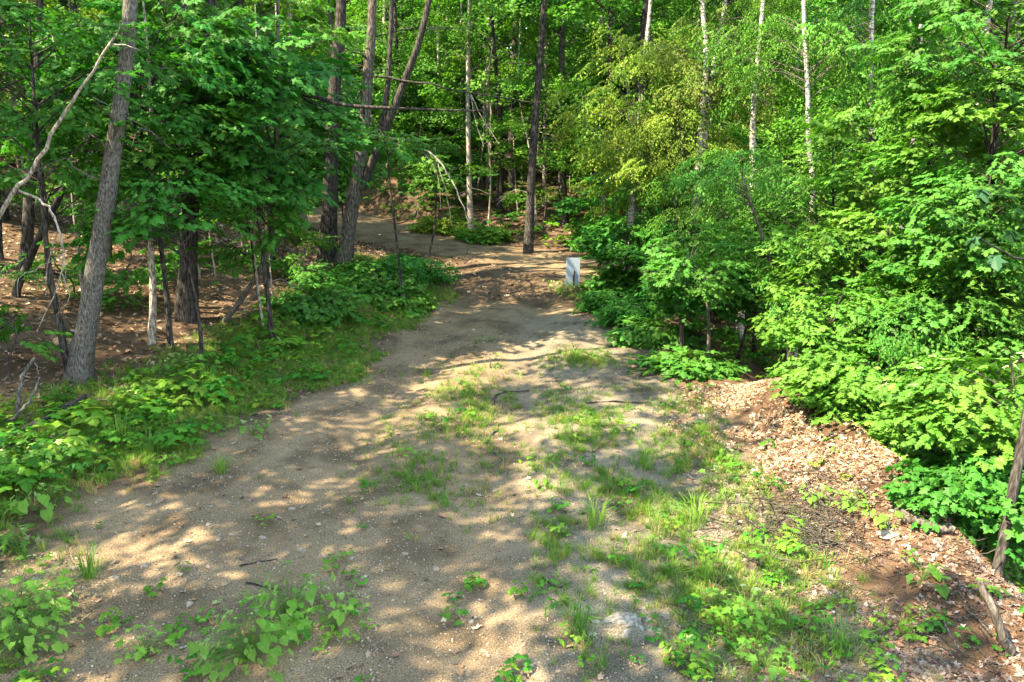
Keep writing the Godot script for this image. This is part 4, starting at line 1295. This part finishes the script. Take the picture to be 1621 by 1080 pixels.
func plants() -> void:
	var g := rng_of(7)
	# rocks
	var o := thing("boulder", hit(108, 560) + Vector3(0, 0.06, 0.1), "rounded grey boulder half hidden behind the stout grey trunk", "boulder")
	o.scale = Vector3(0.42, 0.62, 0.4)
	var tintm = M.stone.duplicate()
	tintm.albedo_color = Color(0.42, 0.37, 0.3)
	part("rock", rock(501, 9, 12), tintm, o)
	var pale = M.stone.duplicate()
	pale.albedo_color = Color(0.56, 0.53, 0.48)
	o = thing("boulder", hit(985, 985), "broad whitish flat rock bedded in litter at bottom right of the track", "rock")
	o.scale = Vector3(0.34, 0.13, 0.2)
	part("rock", rock(502, 9, 12), pale, o)
	o = thing("boulder", hit(1410, 852), "pale flat rock in sun beside the heap of twigs", "rock")
	o.scale = Vector3(0.26, 0.12, 0.16)
	part("rock", rock(503, 9, 12), pale, o)
	var spots := []
	for i in 14:
		spots.append(g.randfn(1000, 34))
	spots.sort()
	for i in 14:
		o = thing("rubble_stone", hit(spots[i], g.randfn(990, 14)), "small whitish rubble stone by the flat rock, %s" % nth(i), "stone", "rubble stones round the flat rock")
		o.scale = Vector3(1, 0.6, 1) * g.randf_range(0.06, 0.13)
		o.rotation.y = g.randf() * TAU
		part("rock", S.stone[i % 4], pale, o)
	var tan = M.stone.duplicate()
	tan.albedo_color = Color(0.6, 0.54, 0.46)
	var st := [[115, 905], [205, 897], [228, 897], [180, 918], [335, 805], [366, 850], [345, 856], [415, 855], [462, 808], [160, 795], [152, 800], [235, 800], [250, 798], [300, 960], [620, 712], [560, 745], [478, 875], [515, 884], [680, 765], [556, 885], [640, 880], [55, 920], [410, 892], [330, 833], [690, 905], [745, 990]]
	st.sort_custom(func(m, n): return m[0] < n[0])
	for k in st.size():
		var q: Array = st[k]
		o = thing("fieldstone", hit(q[0], q[1]), "small pale fieldstone in the bare dirt of the track, %s" % nth(k), "stone", "fieldstones on the track")
		var s := g.randf_range(0.05, 0.1)
		o.scale = Vector3(s, s * 0.8, s)
		o.rotation.y = g.randf() * TAU
		part("rock", S.stone[g.randi() % 4], tan, o)
	# grass tufts one can point to
	var tufts := [[142, 915, 1.3, "dark round grass tuft alone on the bare left side of the track"], [940, 838, 1.5, "tall sunlit grass tuft in the middle of the grassy strip"], [1022, 742, 1.5, "bright grass tuft near the top of the grassy strip"], [1100, 832, 1.6, "large grass tuft at the right edge of the grassy strip"], [912, 572, 1.2, "low grass tuft on the far right of the track"], [1120, 925, 1.6, "long grass tuft beside the yellow green herb at lower right"], [190, 700, 2.0, "tall wispy grass clump in the left verge by the logs"], [330, 612, 1.7, "sunlit grass clump in the middle of the left verge"], [238, 722, 1.6, "dark grass clump at the lower edge of the left verge"], [915, 1000, 1.1, "small dark grass tuft beside the whitish flat rock"], [90, 640, 1.5, "dark grass clump at the foot of the stout grey trunk"], [1330, 1040, 1.6, "dark wiry grass tuft at bottom right on the brown soil"], [350, 752, 1.1, "grass tuft where the verge thins onto the track"]]
	for q in tufts:
		o = thing("grass_tuft", hit(q[0], q[1]), q[3], "grass tuft")
		var b := MB.new()
		var col := Color(0.1, 0.22, 0.035) if "dark" in q[3] else Color(0.17, 0.3, 0.045)
		for i in 70:
			var an := g.randf() * TAU
			var pp: Vector3 = Vector3(cos(an), 0, sin(an)) * g.randf_range(0.0, 0.1) * q[2]
			var h: float = g.randf_range(0.12, 0.26) * q[2]
			var lean := Vector3(cos(an), 0, sin(an)) * g.randf_range(0.03, 0.2)
			var side := Vector3(-sin(an), 0, cos(an)) * 0.0035
			var m: Vector3 = pp + lean * 0.4 + Vector3(0, h * 0.65, 0)
			var e: Vector3 = pp + lean * 1.4 + Vector3(0, h * g.randf_range(0.65, 1.0), 0)
			var cc := col * g.randf_range(0.7, 1.25)
			b.tri(pp - side, m - side, m + side, cc); b.tri(pp - side, m + side, pp + side, cc); b.tri(m - side, e, m + side, cc)
		part("blades", b.mesh(), M.grass, o).set_meta("kind", "stuff")
	# broad leaved plants: every leaf a part
	var leafm = M.leaf.duplicate()
	leafm.vertex_color_use_as_albedo = false
	leafm.roughness = 0.55
	leafm.metallic_specular = 0.2
	leafm.albedo_color = Color(0.04, 0.15, 0.018).linear_to_srgb()
	var leafl = M.leaf.duplicate()
	leafl.vertex_color_use_as_albedo = false
	leafl.albedo_color = Color(0.085, 0.235, 0.022).linear_to_srgb()
	var bl := MB.new()
	broad_leaf(bl)
	var broad := bl.mesh()
	bl = MB.new()
	oval_leaf(bl, Transform3D(), 0.8, 0.3, Color.WHITE)
	var small := bl.mesh()
	bl = MB.new()
	maple_leaf(bl, Transform3D(), 1.0, Color.WHITE)
	var lobed := bl.mesh()
	var P := [
		[395, 1050, 0.5, 120, 0.09, 0, 0, "broad leaved weed clump at bottom centre, the lower left one"], [460, 985, 0.45, 110, 0.088, 0, 0, "tall broad leaved weed clump at bottom centre"],
		[530, 1000, 0.35, 40, 0.09, 0, 1, "small broad leaved weed right of the tall clump"], [230, 1045, 0.26, 30, 0.09, 1, 1, "pale lobed seedling left of the broad leaved weeds"],
		[30, 985, 0.5, 80, 0.11, 1, 1, "lobed leafy plant at the lower left corner"], [35, 1040, 0.5, 110, 0.08, 0, 1, "leafy plant filling the bottom left corner"],
		[1180, 985, 0.35, 30, 0.11, 1, 1, "bright maple seedling clump at lower right of the grass"], [1265, 880, 0.22, 14, 0.11, 1, 1, "sunlit maple seedling on the brown soil, right of the grass"],
		[1460, 925, 0.25, 18, 0.12, 0, 0, "broad leaved plant on the bank at lower right"], [1290, 800, 0.22, 22, 0.09, 0, 1, "low leafy plant left end of the row on the berm's lower slope"],
		[1345, 812, 0.25, 24, 0.09, 1, 1, "low leafy plant in the middle of the row on the berm's lower slope"], [1400, 838, 0.25, 22, 0.09, 0, 1, "low leafy plant right end of the row by the broken log"],
		[1210, 1062, 0.22, 24, 0.11, 1, 1, "leafy plant cut off by the bottom edge, right of centre"], [1090, 1050, 0.2, 16, 0.1, 0, 0, "dark leafy weed near the bottom edge below the flat rock"],
		[400, 690, 0.3, 26, 0.11, 0, 0, "round dark leafy clump alone where verge meets track"], [310, 590, 0.5, 34, 0.13, 1, 1, "bright yellow green maple seedling lit by sun on the left bank"],
		[260, 600, 0.4, 26, 0.12, 1, 0, "maple seedling in shade left of the bright one on the bank"], [1150, 790, 0.45, 10, 0.07, 0, 1, "thin single stemmed seedling on the berm edge"],
		[1160, 735, 0.2, 14, 0.08, 0, 1, "small sunlit weed on the pale leaves of the berm"], [900, 470, 0.5, 30, 0.15, 1, 1, "leafy plant at the foot of the white sign"],
		[880, 462, 0.45, 24, 0.14, 0, 0, "leafy plant just left of the white sign"], [950, 470, 0.5, 26, 0.15, 1, 0, "leafy plant right of the white sign on the bank"],
		[95, 745, 0.4, 34, 0.13, 1, 1, "tall lobed leafy plant in the left verge below the logs"], [40, 760, 0.4, 32, 0.13, 1, 1, "lobed leafy plant at the left edge of the verge"],
		[60, 815, 0.35, 30, 0.12, 0, 1, "leafy plant at the left edge where the verge meets the dirt"], [215, 640, 0.35, 28, 0.12, 1, 1, "lobed leafy plant beside the thin dead branch in the verge"],
		[440, 565, 0.4, 28, 0.12, 0, 0, "leafy plant on the upper left verge near the curved stem"], [25, 870, 0.25, 24, 0.1, 1, 0, "low leafy plant on the left edge of the dirt"],
	]
	for q in P:
		o = thing("leafy_plant", hit(q[0], q[1]), q[7], "plant")
		var st2 := MB.new()
		for i in mini(int(q[3] * (1.2 if q[5] == 0 else 1.9)), 190):
			var an := g.randf() * TAU
			var rad: float = sqrt(g.randf()) * q[2] * 0.85
			var tip := Vector3(cos(an) * rad, q[2] * g.randf_range(0.12, 0.9), sin(an) * rad)
			st2.tube(PackedVector3Array([Vector3.ZERO, Vector3(tip.x * 0.4, tip.y * 0.7, tip.z * 0.4), tip]), PackedFloat32Array([0.0025, 0.002, 0.0014]), 3)
			var l := part("leaf", lobed if q[5] else (broad if i % 5 < 3 else small), leafl if q[6] else leafm, o)
			var t := leaf_frame(tip, -an - PI / 2 + g.randf_range(-0.6, 0.6), g.randf_range(-0.95, 0.25), g.randf_range(-0.5, 0.5))
			l.transform = t.scaled_local(Vector3.ONE * q[4] * (0.9 if q[5] == 0 else 0.7) * g.randf_range(0.35, 1.3))
		part("stems", st2.mesh(), M.stalk, o).set_meta("kind", "stuff")
	# the dark bush on the shoulder of the bank, and its neighbours
	var bush := [[655, 445, 1.0, 0.55, "dark rounded bush on the shoulder of the bank at the track's head", DARK], [600, 470, 0.8, 0.5, "lower green bush left of the dark rounded one", MID], [632, 432, 0.6, 0.3, "bush behind the dark rounded one beside the road", DARK], [590, 452, 0.5, 0.4, "leafy bush at the feet of the two bank trunks", MID], [500, 500, 0.7, 0.35, "low green bush in the verge below the dark upright trunk", MID], [640, 490, 0.5, 0.25, "small sunlit bush at the grassy track edge", BRIGHT], [700, 366, 1.0, 0.35, "sunlit yellow green shrub on the far side of the road", YELLOW], [965, 484, 0.4, 0.2, "leafy shrub on the dark bank right of the sign", DARK], [1000, 505, 0.5, 0.3, "dark shrub on the bank where the track narrows", DARK], [1035, 540, 0.45, 0.22, "low shrub at the right track edge under overhanging leaves", MID], [985, 462, 0.5, 0.35, "shrub at the right end of the visible road", MID], [1095, 590, 0.3, 0.16, "tiny shrub at the track edge by the thin stems", MID], [770, 382, 0.9, 0.4, "low sunlit shrub beyond the road left of the lone trunk", BRIGHT]]
	for q in bush:
		var w := hit(q[0], q[1])
		o = thing("bush", w, q[4], "bush")
		var tp := PackedVector3Array([w, w + Vector3(0.05, q[3] * 0.6, 0), w + Vector3(0, q[3] * 1.3, 0)])
		crown(o, tp, pads_in(w + Vector3(0, q[3] * 0.8, 0), Vector3(q[2], q[3], q[2] * 0.8), 34, g, 0.2), "oval" if q[5] == DARK else "maple", 6, 0.4, q[5], g, 0.9)
